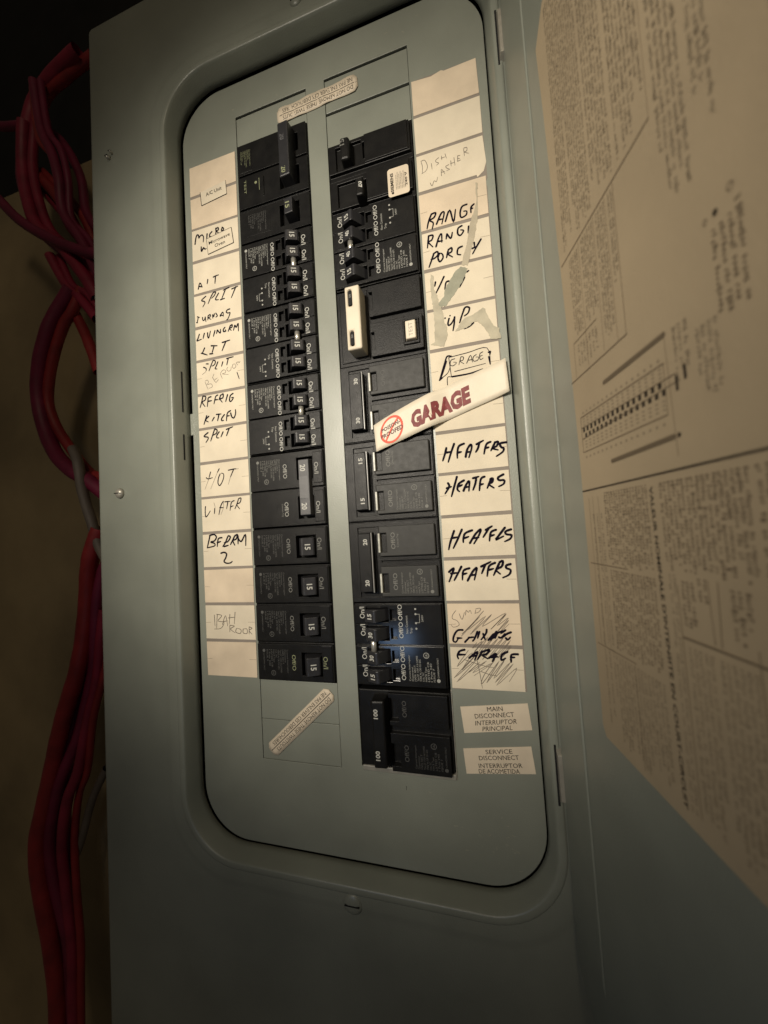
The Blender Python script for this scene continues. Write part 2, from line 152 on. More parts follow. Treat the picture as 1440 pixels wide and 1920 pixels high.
TEARS = [
('tear',[[7.682, 5.089], [7.839, 5.178], [7.744, 5.364], [7.62, 5.582], [7.441, 5.769], [7.28, 5.962], [7.187, 5.96], [7.093, 5.959], [7.101, 5.844], [7.241, 5.722], [7.271, 5.555], [7.416, 5.34], [7.557, 5.163]]),
('tape',[[8.158, 3.141], [8.218, 3.18], [8.19, 3.442], [8.147, 4.044], [8.073, 4.329], [7.904, 4.933], [7.837, 5.106], [7.696, 5.051], [7.811, 4.716], [7.964, 4.086], [8.05, 3.899], [8.153, 3.584]]),
('tear',[[6.953, 5.097], [7.025, 5.164], [7.004, 5.471], [7.077, 5.645], [7.106, 5.768], [7.096, 5.92], [7.15, 5.952], [7.162, 6.051], [7.193, 6.135], [7.2, 6.31], [7.246, 6.454], [7.268, 6.669], [7.157, 6.943], [6.918, 6.867], [6.845, 6.833], [6.953, 6.778], [6.96, 6.393], [6.969, 6.124], [6.955, 5.908], [6.939, 5.729], [6.928, 5.473]]),
('tear',[[7.446, 6.63], [7.557, 6.482], [7.674, 6.356], [7.893, 6.31], [8.115, 6.19], [8.164, 6.239], [8.219, 6.456], [8.324, 6.683], [8.441, 6.745], [8.456, 7.005], [8.233, 6.979], [8.192, 6.822], [8.083, 6.632], [7.969, 6.495], [7.88, 6.495], [7.785, 6.569], [7.657, 6.607]]),
]
QUADS = {
'ac':[[0.341, 0.791], [1.234, 0.739], [1.273, 1.249], [0.392, 1.347]],
'mw':[[0.514, 2.403], [1.376, 2.29], [1.434, 2.763], [0.557, 2.881]],
'acb':[[0.572, 1.109], [1.109, 1.077]],
'mwb1':[[0.608, 2.59], [1.303, 2.522]],
'mwb2':[[0.804, 2.716], [1.123, 2.701]],
'main':[[6.947, 15.388], [8.419, 15.221], [8.472, 15.789], [6.999, 15.973]],
'service':[[6.949, 16.322], [8.423, 16.143], [8.478, 16.719], [6.986, 16.874]],
'dnr_low':[[3.603, 15.106], [3.86, 15.389], [2.055, 17.016], [1.798, 16.707]],
'dnr_top':[[2.987, -0.64], [3.049, -0.206], [5.427, -0.299], [5.381, -0.765]],
'garage_left':[[5.332, 8.655], [5.398, 9.332]],
'garage_mid':[[6.875, 8.013], [6.91, 8.802]],
'garage_right':[[8.515, 7.525], [8.55, 8.292]],
'siemens':[[6.067, 2.262], [6.605, 2.268], [6.612, 2.979], [6.093, 2.998]],
'latch':[[-0.435, 6.251], [-0.244, 6.284], [-0.468, 7.511], [-0.203, 7.549], [-0.228, 8.13], [-0.474, 8.098], [-0.317, 8.873]],
'hinge':[[8.789, -0.275], [8.791, 0.963], [8.894, 15.861], [8.928, 16.946]],
'notch':[[5.631, 16.656], [5.623, 16.78]],
'cable_A':[-2.2,[[-7.28, -9.57], [-8.85, -9.26], [-10.1, -8.53], [-10.46, -7.42]]],
'cable_B':[-2.0,[[-10.35, -7.42], [-10.55, -5.77], [-10.25, -3.98], [-9.48, -2.33], [-8.27, -1.29], [-6.99, 0.39], [-6.45, 1.4]]],
'cable_C':[-1.8,[[-9.5, -8.81], [-9.07, -6.49], [-8.33, -5.05], [-7.91, -3.76], [-7.8, -2.36], [-6.96, -1.01], [-6.03, 0.76]]],
'cable_D':[-2.4,[[-10.55, -5.66], [-8.96, -3.92], [-8.06, -2.46], [-7.35, -1.1], [-6.66, 0.22]]],
'cable_E':[-1.6,[[-12.21, -4.74], [-11.21, -3.82], [-9.93, -2.49], [-8.41, -1.37], [-6.69, -0.39], [-5.61, 0.11]]],
'cable_F':[-2.6,[[-14.07, -9.31], [-12.59, -8.62], [-10.83, -8.1], [-9.19, -6.87], [-7.98, -4.74], [-7.57, -2.95], [-6.86, -1.8]]],
'cable_H':[-2.0,[[-8.89, -1.0], [-8.16, 0.33], [-7.3, 1.2], [-6.34, 2.29]]],
'cable_I':[-2.2,[[-8.32, 0.85], [-7.61, 2.14], [-7.05, 3.14], [-6.52, 4.33]]],
'cable_J':[-1.9,[[-7.73, 0.72], [-8.34, 1.47], [-8.81, 2.26], [-9.35, 3.5], [-9.63, 4.79], [-9.35, 6.16], [-8.63, 7.34], [-7.77, 8.08], [-6.94, 8.58], [-6.01, 9.28]]],
'cable_K':[-1.7,[[-7.46, 7.31], [-7.06, 7.98], [-6.87, 9.02], [-6.63, 10.05], [-6.21, 11.28]]],
'cable_L':[-1.9,[[-6.32, 10.48], [-6.75, 11.47], [-7.02, 12.27], [-7.21, 13.28], [-7.39, 14.69], [-7.62, 15.9], [-8.15, 17.13], [-8.74, 18.38], [-9.2, 19.62], [-9.52, 20.86]]],
'cable_M':[-2.1,[[-6.4, 13.53], [-6.71, 14.73], [-7.08, 16.35], [-7.56, 17.78], [-7.95, 19.61], [-8.54, 20.87]]],
'cable_N':[-2.3,[[-7.38, 14.39], [-7.84, 16.05], [-8.45, 17.53], [-8.92, 19.01], [-9.16, 20.47], [-9.58, 21.96]]],
'cable_O':[-1.8,[[-9.26, 19.97], [-9.63, 21.21], [-9.77, 22.42], [-9.63, 23.77], [-9.27, 25.63], [-8.95, 27.46], [-8.8, 29.28]]],
'cable_P':[-2.2,[[-8.08, 19.28], [-8.97, 20.99], [-9.45, 22.68], [-9.34, 24.26], [-8.96, 26.15], [-8.73, 28.03], [-8.64, 29.71]]],
'cable_Q':[-2.4,[[-14.05, 23.12], [-12.37, 22.0], [-11.09, 21.4], [-9.58, 21.62], [-8.14, 21.62], [-6.75, 20.84]]],
'cable_S':[-2.6,[[-14.13, 26.38], [-12.44, 24.75], [-11.46, 23.73], [-10.54, 23.99], [-9.65, 24.25]]],
'cable_U':[-2.5,[[-7.11, 19.75], [-7.98, 21.06], [-8.59, 22.77], [-9.2, 24.09]]],
}
# ------------------------------------------------------------------ helpers
def tag(o, label=None, cat=None, group=None, kind=None):
    if label: o['label'] = label
    if cat: o['category'] = cat
    if group: o['group'] = group
    if kind: o['kind'] = kind
    return o
def thing(name, u, v, h, label, cat, group=None, flip=False):
    o = bpy.data.objects.new(name, None); SC.collection.objects.link(o); o.location = W3(u, v, h)
    o.empty_display_size = 0.01
    if flip: o.rotation_euler = (0, math.pi, 0)
    return tag(o, label, cat, group)
def link(name, me, m, parent=None, loc=(0, 0, 0), bev=0.0, smooth=False):
    if m is not None and not me.materials: me.materials.append(m)
    o = bpy.data.objects.new(name, me); SC.collection.objects.link(o)
    o.parent = parent; o.location = loc
    if bev:
        b = o.modifiers.new('bevel', 'BEVEL'); b.width = bev * IN; b.segments = 2; b.limit_method = 'ANGLE'; b.angle_limit = math.radians(40)
    if smooth:
        for p in me.polygons: p.use_smooth = True
    return o
def mesh(name, vs, fs, merge=False, fix=False):
    me = bpy.data.meshes.new(name); me.from_pydata([tuple(v) for v in vs], [], fs)
    if merge or fix:
        bm = bmesh.new(); bm.from_mesh(me)
        if merge: bmesh.ops.remove_doubles(bm, verts=bm.verts, dist=1e-6)
        bmesh.ops.recalc_face_normals(bm, faces=bm.faces); bm.to_mesh(me); bm.free()
    me.update(); return me
class PanelFrame:                      # (u, v, h) straight
    def p(self, u, v, h): return LV(u, v, h)
PF = PanelFrame()
TH = math.radians(102)
class DoorFrame:                       # s along the opened door, v down, h off its inner face
    def p(self, s, v, h):
        return LV(8.95 - math.cos(TH) * s - math.sin(TH) * h, v, 0.55 + math.sin(TH) * s - math.cos(TH) * h)
DF = DoorFrame()
def hfield(rects, fr=PF):
    """stepped relief: rects (a0,a1,b0,b1,h), later ones override; the first is the base"""
    A = sorted({round(x, 4) for r in rects for x in r[:2]}); B = sorted({round(x, 4) for r in rects for x in r[2:4]})
    H = {}
    for i in range(len(A) - 1):
        for j in range(len(B) - 1):
            ca, cb = (A[i] + A[i + 1]) / 2, (B[j] + B[j + 1]) / 2; hh = None
            for r in rects:
                if r[0] < ca < r[1] and r[2] < cb < r[3]: hh = r[4]
            if hh is not None: H[i, j] = hh
    vs, fs = [], []
    def q(*ps):
        n = len(vs); vs.extend(fr.p(*p) for p in ps); fs.append((n, n + 1, n + 2, n + 3))
    lo = -0.35
    for (i, j), h in H.items():
        a0, a1, b0, b1 = A[i], A[i + 1], B[j], B[j + 1]
        q((a0, b1, h), (a1, b1, h), (a1, b0, h), (a0, b0, h))
        for di, dj, e in ((1, 0, ((a1, b1), (a1, b0))), (0, 1, ((a0, b1), (a1, b1)))):
            h2 = H.get((i + di, j + dj), lo)
            if abs(h2 - h) > 1e-6: q((*e[0], h2), (*e[1], h2), (*e[1], h), (*e[0], h))
        for di, dj, e in ((-1, 0, ((a0, b0), (a0, b1))), (0, -1, ((a1, b0), (a0, b0)))):
            if (i + di, j + dj) not in H: q((*e[0], lo), (*e[1], lo), (*e[1], h), (*e[0], h))
    return mesh('relief', vs, fs, merge=True)
def frustum(a0, a1, b0, b1, h0, h1, ta=0.02, tb=0.02, tilt=0.0, fr=PF):
    v = [fr.p(a0, b0, h0), fr.p(a1, b0, h0), fr.p(a1, b1, h0), fr.p(a0, b1, h0),
         fr.p(a0 + ta, b0 + tb, h1 - tilt), fr.p(a1 - ta, b0 + tb, h1), fr.p(a1 - ta, b1 - tb, h1), fr.p(a0 + ta, b1 - tb, h1 - tilt)]
    return mesh('block', v, [(0, 1, 2, 3), (4, 5, 6, 7), (0, 1, 5, 4), (1, 2, 6, 5), (2, 3, 7, 6), (3, 0, 4, 7)], fix=True)
def rr(u0, u1, v0, v1, r, n=8):
    r = max(r, 1e-4); P = []
    for cx, cy, a in ((u1 - r, v0 + r, -90), (u1 - r, v1 - r, 0), (u0 + r, v1 - r, 90), (u0 + r, v0 + r, 180)):
        for k in range(n + 1):
            t = math.radians(a + 90 * k / n); P.append((cx + r * math.cos(t), cy + r * math.sin(t)))
    return P
def prism(loops, h0, h1, fr=PF):
    """flat plate with holes: first loop outer, others holes"""
    vs, fs = [], []; idx = 0
    flat = [p for l in loops for p in l]
    tris = tessellate_polygon([[Vector((x, y, 0)) for x, y in l] for l in loops])
    vs = [fr.p(x, y, h1) for x, y in flat] + [fr.p(x, y, h0) for x, y in flat]; N = len(flat)
    for t in tris: fs.append(tuple(t)); fs.append(tuple(N + k for k in reversed(t)))
    for l in loops:
        n = len(l)
        for k in range(n): fs.append((idx + k, idx + (k + 1) % n, N + idx + (k + 1) % n, N + idx + k))
        idx += n
    return mesh('plate', vs, fs, fix=True)
def loft(rings):
    vs, fs = [], []; n = len(rings[0])
    for r in rings: vs.extend(r)
    for k in range(len(rings) - 1):
        for i in range(n):
            j = (i + 1) % n; fs.append((k * n + i, k * n + j, (k + 1) * n + j, (k + 1) * n + i))
    return mesh('loft', vs, fs)
def cyl(c, axis, r, L, n=20, dome=0.0):
    """cylinder from c along axis (inch vectors in panel axes u,v,h)"""
    ax = LV(*axis).normalized(); o = LV(*c); t = ax.orthogonal().normalized(); b = ax.cross(t)
    rings = []
    prof = [(0, 1), (L, 1)] if not dome else [(0, 1), (L * .35, 1), (L * .7, .8), (L * .95, .4)]
    vs, fs = [], []
    for d, s in prof:
        for i in range(n):
            a = 2 * math.pi * i / n; vs.append(o + ax * d * IN + (t * math.cos(a) + b * math.sin(a)) * r * s * IN)
    for k in range(len(prof) - 1):
        for i in range(n):
            j = (i + 1) % n; fs.append((k * n + i, k * n + j, (k + 1) * n + j, (k + 1) * n + i))
    fs.append(tuple(range(n))); fs.append(tuple(range((len(prof) - 1) * n, len(prof) * n)))
    return mesh('round', vs, fs, fix=True)
# ---- text (Blender's own built-in font) laid between two points of a frame
_tc = {}
def glyphs(s, bold):
    k = (s, bold)
    if k not in _tc:
        c = bpy.data.curves.new('t', 'FONT'); c.body = s; c.resolution_u = 2; c.offset = bold; c.size = 1
        o = bpy.data.objects.new('t', c); SC.collection.objects.link(o)
        dg = bpy.context.evaluated_depsgraph_get(); me = o.evaluated_get(dg).to_mesh()
        vs = [(v.co.x, v.co.y) for v in me.vertices]; fs = [tuple(p.vertices) for p in me.polygons]
        o.evaluated_get(dg).to_mesh_clear(); bpy.data.objects.remove(o); bpy.data.curves.remove(c)
        x0 = min(v[0] for v in vs); x1 = max(v[0] for v in vs)
        _tc[k] = ([((x - x0) / (x1 - x0), y / 0.729) for x, y in vs], fs, (x1 - x0) / 0.729)
    return _tc[k]
class Flat:
    """collects flat print (text, lines, strokes) in a frame and builds ONE mesh"""
    def __init__(self, fr=PF): self.v = []; self.f = []; self.fr = fr; self.k = 0
    def add(self, pts, faces, h):
        n = len(self.v); self.v.extend(self.fr.p(x, y, h) for x, y in pts); self.f.extend(tuple(n + i for i in f) for f in faces)
    def text(self, s, p0, p1, cap, h, bold=0.0, slant=0.0, warp=None):
        vs, fs, asp = glyphs(s, bold)
        dx, dy = p1[0] - p0[0], p1[1] - p0[1]; L = math.hypot(dx, dy); ux, uy = dy / L, -dx / L
        pts = [(p0[0] + dx * x + (ux * y + dx / L * y * slant) * cap, p0[1] + dy * x + (uy * y + dy / L * y * slant) * cap) for x, y in vs]
        if warp: n = len(self.v); self.v.extend(warp(x, y) for x, y in pts); self.f.extend(tuple(n + i for i in f) for f in fs)
        else: self.add(pts, fs, h)
    def ctext(self, s, c, d, cap, h, w=None, bold=0.0, slant=0.0, cond=1.0):
        asp = glyphs(s, bold)[2]; w = w or asp * cap * cond; L = math.hypot(*d); d = (d[0] / L, d[1] / L); u = (d[1], -d[0])
        p0 = (c[0] - d[0] * w / 2 - u[0] * cap / 2, c[1] - d[1] * w / 2 - u[1] * cap / 2)
        self.text(s, p0, (p0[0] + d[0] * w, p0[1] + d[1] * w), cap, h, bold, slant)
    def rect(self, x0, x1, y0, y1, h): self.add([(x0, y1), (x1, y1), (x1, y0), (x0, y0)], [(0, 1, 2, 3)], h)
    def ring(self, c, r, w, h, n=28, ry=None, warp=None):
        ry = ry or r; P = []
        for i in range(n):
            a = 2 * math.pi * i / n; P += [(c[0] + (r + w / 2) * math.cos(a), c[1] + (ry + w / 2) * math.sin(a)), (c[0] + (r - w / 2) * math.cos(a), c[1] + (ry - w / 2) * math.sin(a))]
        F = [(2 * i, 2 * ((i + 1) % n), 2 * ((i + 1) % n) + 1, 2 * i + 1) for i in range(n)]
        if warp: m = len(self.v); self.v.extend(warp(x, y) for x, y in P); self.f.extend(tuple(m + i for i in f) for f in F)
        else: self.add(P, F, h)
    def disc(self, c, r, h, n=16): self.add([(c[0] + r * math.cos(6.2832 * i / n), c[1] + r * math.sin(6.2832 * i / n)) for i in range(n)], [tuple(range(n))], h)
    def stroke(self, pts, w, h, taper=0.35, smooth=True, warp=None):
        self.k += 1; h = h + (self.k % 60) * 0.00012
        P = [Vector(p) for p in pts]
        if smooth and len(P) > 2:
            Q = []
            for i in range(len(P) - 1):
                a = P[max(i - 1, 0)]; b = P[i]; c = P[i + 1]; d = P[min(i + 2, len(P) - 1)]
                for t in (0, .25, .5, .75):
                    Q.append(0.5 * ((2 * b) + (c - a) * t + (2 * a - 5 * b + 4 * c - d) * t * t + (3 * b - a - 3 * c + d) * t ** 3))
            P = Q + [P[-1]]
        elif len(P) == 2: P = [P[0].lerp(P[1], t / 4) for t in range(5)]
        n = len(P); L = []; Rr = []
        for i, p in enumerate(P):
            d = (P[min(i + 1, n - 1)] - P[max(i - 1, 0)])
            d = d.normalized() if d.length > 1e-6 else Vector((1, 0)); nn = Vector((-d.y, d.x)); t = i / max(1, n - 1)
            ww = w / 2 * (1 - taper * (t ** 3)) * (0.93 + 0.14 * random.random())
            if i == 0: e0 = p - d * ww * 0.8
            if i == n - 1: e1 = p + d * ww * 0.9
            L.append(p + nn * ww); Rr.append(p - nn * ww)
        V = [tuple(x) for x in L] + [tuple(x) for x in Rr] + [tuple(e0), tuple(e1)]
        F = [(i, i + 1, n + i + 1, n + i) for i in range(n - 1)] + [(0, n, 2 * n), (n - 1, 2 * n + 1, 2 * n - 1)]
        if warp: m = len(self.v); self.v.extend(warp(x, y) for x, y in V); self.f.extend(tuple(m + i for i in f) for f in F)
        else: self.add(V, F, h)
    def build(self, name, m, parent=None, loc=(0, 0, 0)):
        if not self.f: return None
        return link(name, mesh(name, self.v, self.f), m, parent, loc)
def sweep(pts, r, n=14, close=True, flat=1.0):
    P = [Vector(p) for p in pts]; Q = []
    for i in range(len(P) - 1):
        a = P[max(i - 1, 0)]; b = P[i]; c = P[i + 1]; d = P[min(i + 2, len(P) - 1)]
        for k in range(8):
            t = k / 8; Q.append(0.5 * ((2 * b) + (c - a) * t + (2 * a - 5 * b + 4 * c - d) * t * t + (3 * b - a - 3 * c + d) * t ** 3))
    P = Q + [P[-1]]; vs, fs = [], []; up = Vector((0, 1, 0))
    for i, p in enumerate(P):
        d = (P[min(i + 1, len(P) - 1)] - P[max(i - 1, 0)]).normalized(); s = d.cross(up).normalized(); w = s.cross(d)
        rr_ = r * (1 + 0.015 * math.sin(i * 0.9))
        for k in range(n):
            a = 2 * math.pi * k / n; vs.append(p + s * math.cos(a) * rr_ + w * math.sin(a) * rr_ * flat)
    for i in range(len(P) - 1):
        for k in range(n):
            j = (k + 1) % n; fs.append((i * n + k, i * n + j, (i + 1) * n + j, (i + 1) * n + k))
    return mesh('tube', vs, fs, fix=True)

# ------------------------------------------------------------------ the setting behind the panel
wallm = mesh('wall', [W3(-34, -7.5, -4.2), W3(40, -7.5, -4.2), W3(40, 60, -4.2), W3(-34, 60, -4.2), W3(-34, -7.5, -5.0), W3(40, -7.5, -5.0), W3(40, 60, -5.0), W3(-34, 60, -5.0)],
             [(3, 2, 1, 0), (0, 1, 5, 4), (4, 5, 6, 7), (2, 3, 7, 6), (1, 2, 6, 5), (3, 0, 4, 7)], fix=True)
tag(link('wall', wallm, BOARD), kind='structure')
backm = mesh('cavity', [W3(-40, -60, -11), W3(50, -60, -11), W3(50, 62, -11), W3(-40, 62, -11), W3(-40, -60, -12), W3(50, -60, -12), W3(50, 62, -12), W3(-40, 62, -12)],
             [(3, 2, 1, 0), (0, 1, 5, 4), (4, 5, 6, 7), (2, 3, 7, 6), (1, 2, 6, 5), (3, 0, 4, 7)], fix=True)
tag(link('cavity_wall', backm, DARKW), kind='structure')  # dark sheet in place of the shadow above the wall board

CAB = [('A', .42, REDC, 'red cable from the dark top corner'),
       ('B', .36, REDC, 'red cable bowing leftmost in the tangle'),
       ('C', .27, MAGC, 'magenta cable curving right in the tangle'),
       ('D', .34, ORC, 'orange red diagonal in the upper tangle'),
       ('E', .22, MAGC, 'thin magenta cable sagging across the upper tangle from the left edge'),
       ('F', .20, MAGC, 'thin dark cable arching over the upper tangle'),
       ('H', .27, REDC, 'short red cable just under the tangle'),
       ('I', .22, ORC, 'thin orange red cable below the upper tangle at the panel edge'),
       ('J', .39, MAGC, 'magenta cable bulging left in one loop'),
       ('K', .20, WHC, 'greyish white cable hanging beside the panel below the loop'),
       ('L', .42, ORC, 'orange red cable hanging beside mid panel'),
       ('M', .26, REDC, 'red cable closest to the lower panel edge'),
       ('N', .30, MAGC, 'dark magenta cable in the lower bundle'),
       ('O', .42, MAGC, 'thick magenta cable at the bottom left'),
       ('P', .40, REDC, 'dark red cable at the bottom centre'),
       ('Q', .36, YELC, 'dull reddish brown cable crossing behind the lower bundle'),
       ('S', .30, YELC, 'shorter reddish brown cable lowest behind the bundle'),
       ('U', .16, WHC, 'thin grey cable slanting behind the lower red bundle')]
QUADS['cable_L'][1] += [[-9.85, 22.4], [-9.75, 24], [-9.4, 26], [-9.15, 28], [-9.0, 30.5]]
QUADS['cable_K'][1] += [[-5.4, 12.2]]
QUADS['cable_M'][1] += [[-8.95, 22.6], [-8.9, 24.3], [-8.6, 26.2], [-8.45, 28], [-8.4, 30.5]]
QUADS['cable_N'][1] += [[-9.5, 23.3], [-9.4, 25], [-9.1, 27], [-8.9, 29], [-8.85, 31]]
for k, r, m, lab in CAB:
    if k in 'OPQS': continue
    h, pts = QUADS['cable_' + k]
    P = [W3(u, v, h + 0.08 * math.sin(i * 1.3 + ord(k))) for i, (u, v) in enumerate(pts)]
    big = k in 'ABCDHJLMNOP'
    tag(link('cable', sweep(P, r * IN * (.70 if big else .9)), m, smooth=True), lab, 'cable', 'cables behind the left side of the panel')
    if big:
        for q_, (du, dh, rs, nm) in enumerate(((.62, -.35, .50, 'nearer the panel'), (-.58, -.5, .42, 'on its outer side'))):
            if k in 'HJ' and q_: continue
            P2 = [W3(u + du * r * 1.7 * (1 + .35 * math.sin(i * 1.1 + q_)), v + .15 * math.sin(i * 2.0), h + dh * r * 1.6 + .1 * math.sin(i * .8)) for i, (u, v) in enumerate(pts)]
            m2 = (REDC, MAGC, ORC)[(ord(k) + q_) % 3]
            tag(link('cable', sweep(P2, r * IN * rs), m2, smooth=True), 'thin strand ' + nm + ' of the ' + lab, 'cable', 'cables behind the left side of the panel')

# ------------------------------------------------------------------ the panel
panel = thing('breaker_panel', 0, 0, 0, 'grey steel breaker panel with its door swung open to the right', 'breaker panel')
# trim cover: lofted profile from the opening outwards
O = (-0.28, 8.60, -2.12, 19.28)
def ring(off, h, r):
    return [LV(u, v, h) for u, v in rr(O[0] - off, O[1] + off, O[2] - off, O[3] + off, r, 12)]
prof = [(.05, -.05, 1.40), (.03, .00, 1.40), (.06, .14, 1.42), (.10, .30, 1.46), (.135, .42, 1.50), (.155, .47, 1.52), (.175, .492, 1.54), (.20, .50, 1.56), (.25, .50, 1.60), (.30, .50, 1.64), (.335, .485, 1.68), (.345, .47, 1.69), (.60, .465, 1.8), (.66, .458, 1.85), (.76, .435, 1.95), (.84, .428, 2.0)]
rings = [ring(*p) for p in prof]
rings.append([LV(u, v, .41) for u, v in rr(-3.30, 11.70, -5.32, 24.9, .10, 12)])
rings.append([LV(u, v, .385) for u, v in rr(-3.38, 11.78, -5.40, 24.98, .14, 12)])
rings.append([LV(u, v, .32) for u, v in rr(-3.42, 11.82, -5.44, 25.02, .16, 12)])
rings.append([LV(u, v, -.45) for u, v in rr(-3.42, 11.82, -5.44, 25.02, .16, 12)])
tr = link('trim_cover', loft(rings), PAINT, panel, smooth=True)
tr.modifiers.new('w', 'EDGE_SPLIT').split_angle = math.radians(50)
# back box behind the trim
bx = [LV(u, v, -.40) for u, v in rr(-3.1, 11.5, -5.1, 24.7, .1, 4)]
link('back_box', loft([bx, [p + LV(0, 0, -3.7) for p in bx]]), PAINT, panel)
link('box_interior', prism([rr(-3.0, 11.4, -5.0, 24.6, .1, 3)], -1.2, -1.1), VOID, panel)
# dead front with the two breaker openings
LC = (1.66, 3.91, -0.955, 17.08); RC = (4.455, 6.755, -0.985, 16.97)
L_OPEN = [(1.66, -0.955), (3.91, -0.955), (3.91, 17.08), (1.66, 17.08)]
R_OPEN = [(4.455, -0.985), (6.755, -0.985), (6.755, 16.97), (4.455, 16.97)]
link('dead_front', prism([rr(O[0] + .060, O[1] + .005, O[2] + .13, O[3] - .03, 1.36, 14), L_OPEN, R_OPEN], -.06, 0), PAINT, panel, bev=.012)
for (u0, u1, v0, v1, lean) in ((1.672, 3.905, -.885, .035, -.018), (4.466, 6.750, -.915, .0, -.018), (4.466, 6.750, .075, 1.0, -.018),
                               (1.668, 3.904, 15.02, 16.037, 0), (1.668, 3.904, 16.045, 17.072, 0)):
    link('twistout', frustum(u0, u1, v0, v1, -.07, -.008, .004, .004), PAINT, panel, bev=.008)
# rim of the lower right opening in paler steel that stands in for its highlight, and the recess in the metal below it
link('opening_lip', frustum(4.50, 6.75, 16.90, 17.07, -.05, .040, .0, .03), BARE, panel, bev=.008)
link('opening_lip', frustum(6.745, 6.785, 15.02, 17.03, -.05, .026, .01, .0), BARE, panel, bev=.005)
for i in range(44):
    F = Flat(); u = random.choice((random.gauss(7.2, .45), random.uniform(0, 8.2))); v = random.gauss(18.2, .25) if u > 6.4 and random.random() < .8 else random.choice((random.uniform(-1.7, -1.1), random.uniform(17.3, 19.0)))
    F.stroke([(u, v), (u + random.uniform(-.08, .1), v + random.uniform(-.05, .05))], random.uniform(.008, .02), .0012, .6); F.build('scuff', SCUFF, panel)
F = Flat(); F.stroke([(5.55, 17.33), (5.545, 17.42)], .011, .0012, .3); F.build('nick', VOID, panel)
# latch strike on the left bezel
link('latch_strike', hfield([(-.30, -.17, 7.50, 8.13, .004)]), PAINT, panel, bev=.003)
link('latch_slot', hfield([(-.385, -.352, 6.30, 7.49, .235)]), VOID, panel)  # raised black strips stand in for the shaded latch grooves
link('latch_slot', hfield([(-.385, -.352, 8.14, 8.88, .235)]), VOID, panel)
# cover screws
def screw(u, v, r, m=PAINT):
    s = link('screw', cyl((u, v, .42), (0, 0, 1), r, .11, 24, dome=1), m, panel, smooth=True)
    link('screw_slot', frustum(u - r * .75, u + r * .75, v - .012, v + .012, .50, .535, 0, 0), VOID, s)
screw(-2.52, 9.67, .15, BARE); screw(4.21, 19.85, .24); screw(3.97, -2.86, .17); screw(-2.62, -.78, .07, BARE); screw(-2.50, -.90, .045, BARE)
# hinges at the right
for v0, v1 in ((-.20, 1.0), (15.85, 16.95)):
    hg = link('hinge', frustum(8.86, 9.00, v0, v1, .44, .62, .03, .10), BARE, panel, bev=.01)
    link('hinge_slot', frustum(8.835, 8.875, v0 - .05, v1 + .05, .40, .508, 0, 0), VOID, hg)
# ---- door and its schedule sheet
door = link('door', prism([rr(0.02, 9.15, -2.95, 20.25, .75, 8)], -.07, 0, DF), PAINT, panel, bev=.02)
link('door_bead', frustum(1.19, 1.25, -1.9, 19.2, 0, .028, .022, .2, fr=DF), PAINT, door, bev=.008)
link('schedule_sheet', prism([[(2.10, 2.78), (7.6, 2.78), (7.6, 14.50), (2.12, 14.50), (2.04, 14.36), (2.04, 10.0), (1.98, 8.0), (1.80, 4.3), (1.72, 3.1)]], .002, .014, DF), SHEET, door)
SH = .018
def greek(F, s0, s1, v0, v1, pitch, cap, lw, gap=.3, ragged=.25, fill=.96, para=0):
    """lines of small illegible letter marks running down the sheet"""
    s = s1 - cap; ln = 0
    while s > s0:
        v = v0; end = v1 - ragged * (v1 - v0) * random.random() ** 3; ln += 1
        if para and ln % para == 0: end = v0 + (v1 - v0) * random.uniform(.3, .7)
        while v < end:
            for k in range(random.randint(2, 9)):
                if v > end: break
                x0 = s + (cap * .0 if random.random() < .75 else -cap * .25); x1 = s + cap * (1 if random.random() < .4 else .68)
                t = random.random(); w = lw * random.uniform(.55, .9)
                if t < .45:
                    F.rect(x0, x1, v, v + w * .38, SH); F.rect(x0 if t < .2 else x1 - (x1 - x0) * .35, x1 if t < .2 else x1, v + w * .38, v + w * .8, SH)
                elif t < .8:
                    F.rect(x0, x1, v, v + w * .3, SH); F.rect(x0, x1, v + w * .5, v + w * .8, SH)
                else: F.rect(x0, x0 + (x1 - x0) * .8, v, v + w * .7, SH)
                v += lw
            v += lw * (0.8 + gap * random.random() * 3)
        s -= pitch
G1 = Flat(DF); G2 = Flat(DF); G3 = Flat(DF)
for a in ((G1, 2.12, 3.04, 2.95, 7.1, .066, .042, .034), (G1, 3.10, 4.24, 2.9, 7.1, .072, .046, .036), (G1, 4.36, 4.74, 2.9, 8.3, .078, .050, .040), (G1, 4.84, 5.05, 2.9, 8.1, .078, .050, .040), (G1, 5.10, 5.32, 2.9, 6.6, .078, .050, .040),
          (G1, 5.4, 7.3, 2.9, 6.9, .085, .055, .045), (G1, 2.22, 2.56, 7.3, 8.5, .062, .04, .034), (G1, 2.64, 3.02, 7.28, 8.5, .062, .04, .034), (G1, 3.08, 3.34, 7.28, 8.95, .062, .04, .034), (G1, 3.40, 3.53, 7.28, 8.4, .062, .04, .034), (G1, 2.3, 2.9, 8.65, 8.98, .09, .045, .04)):
    greek(*a, ragged=.12, gap=.2, para=9)
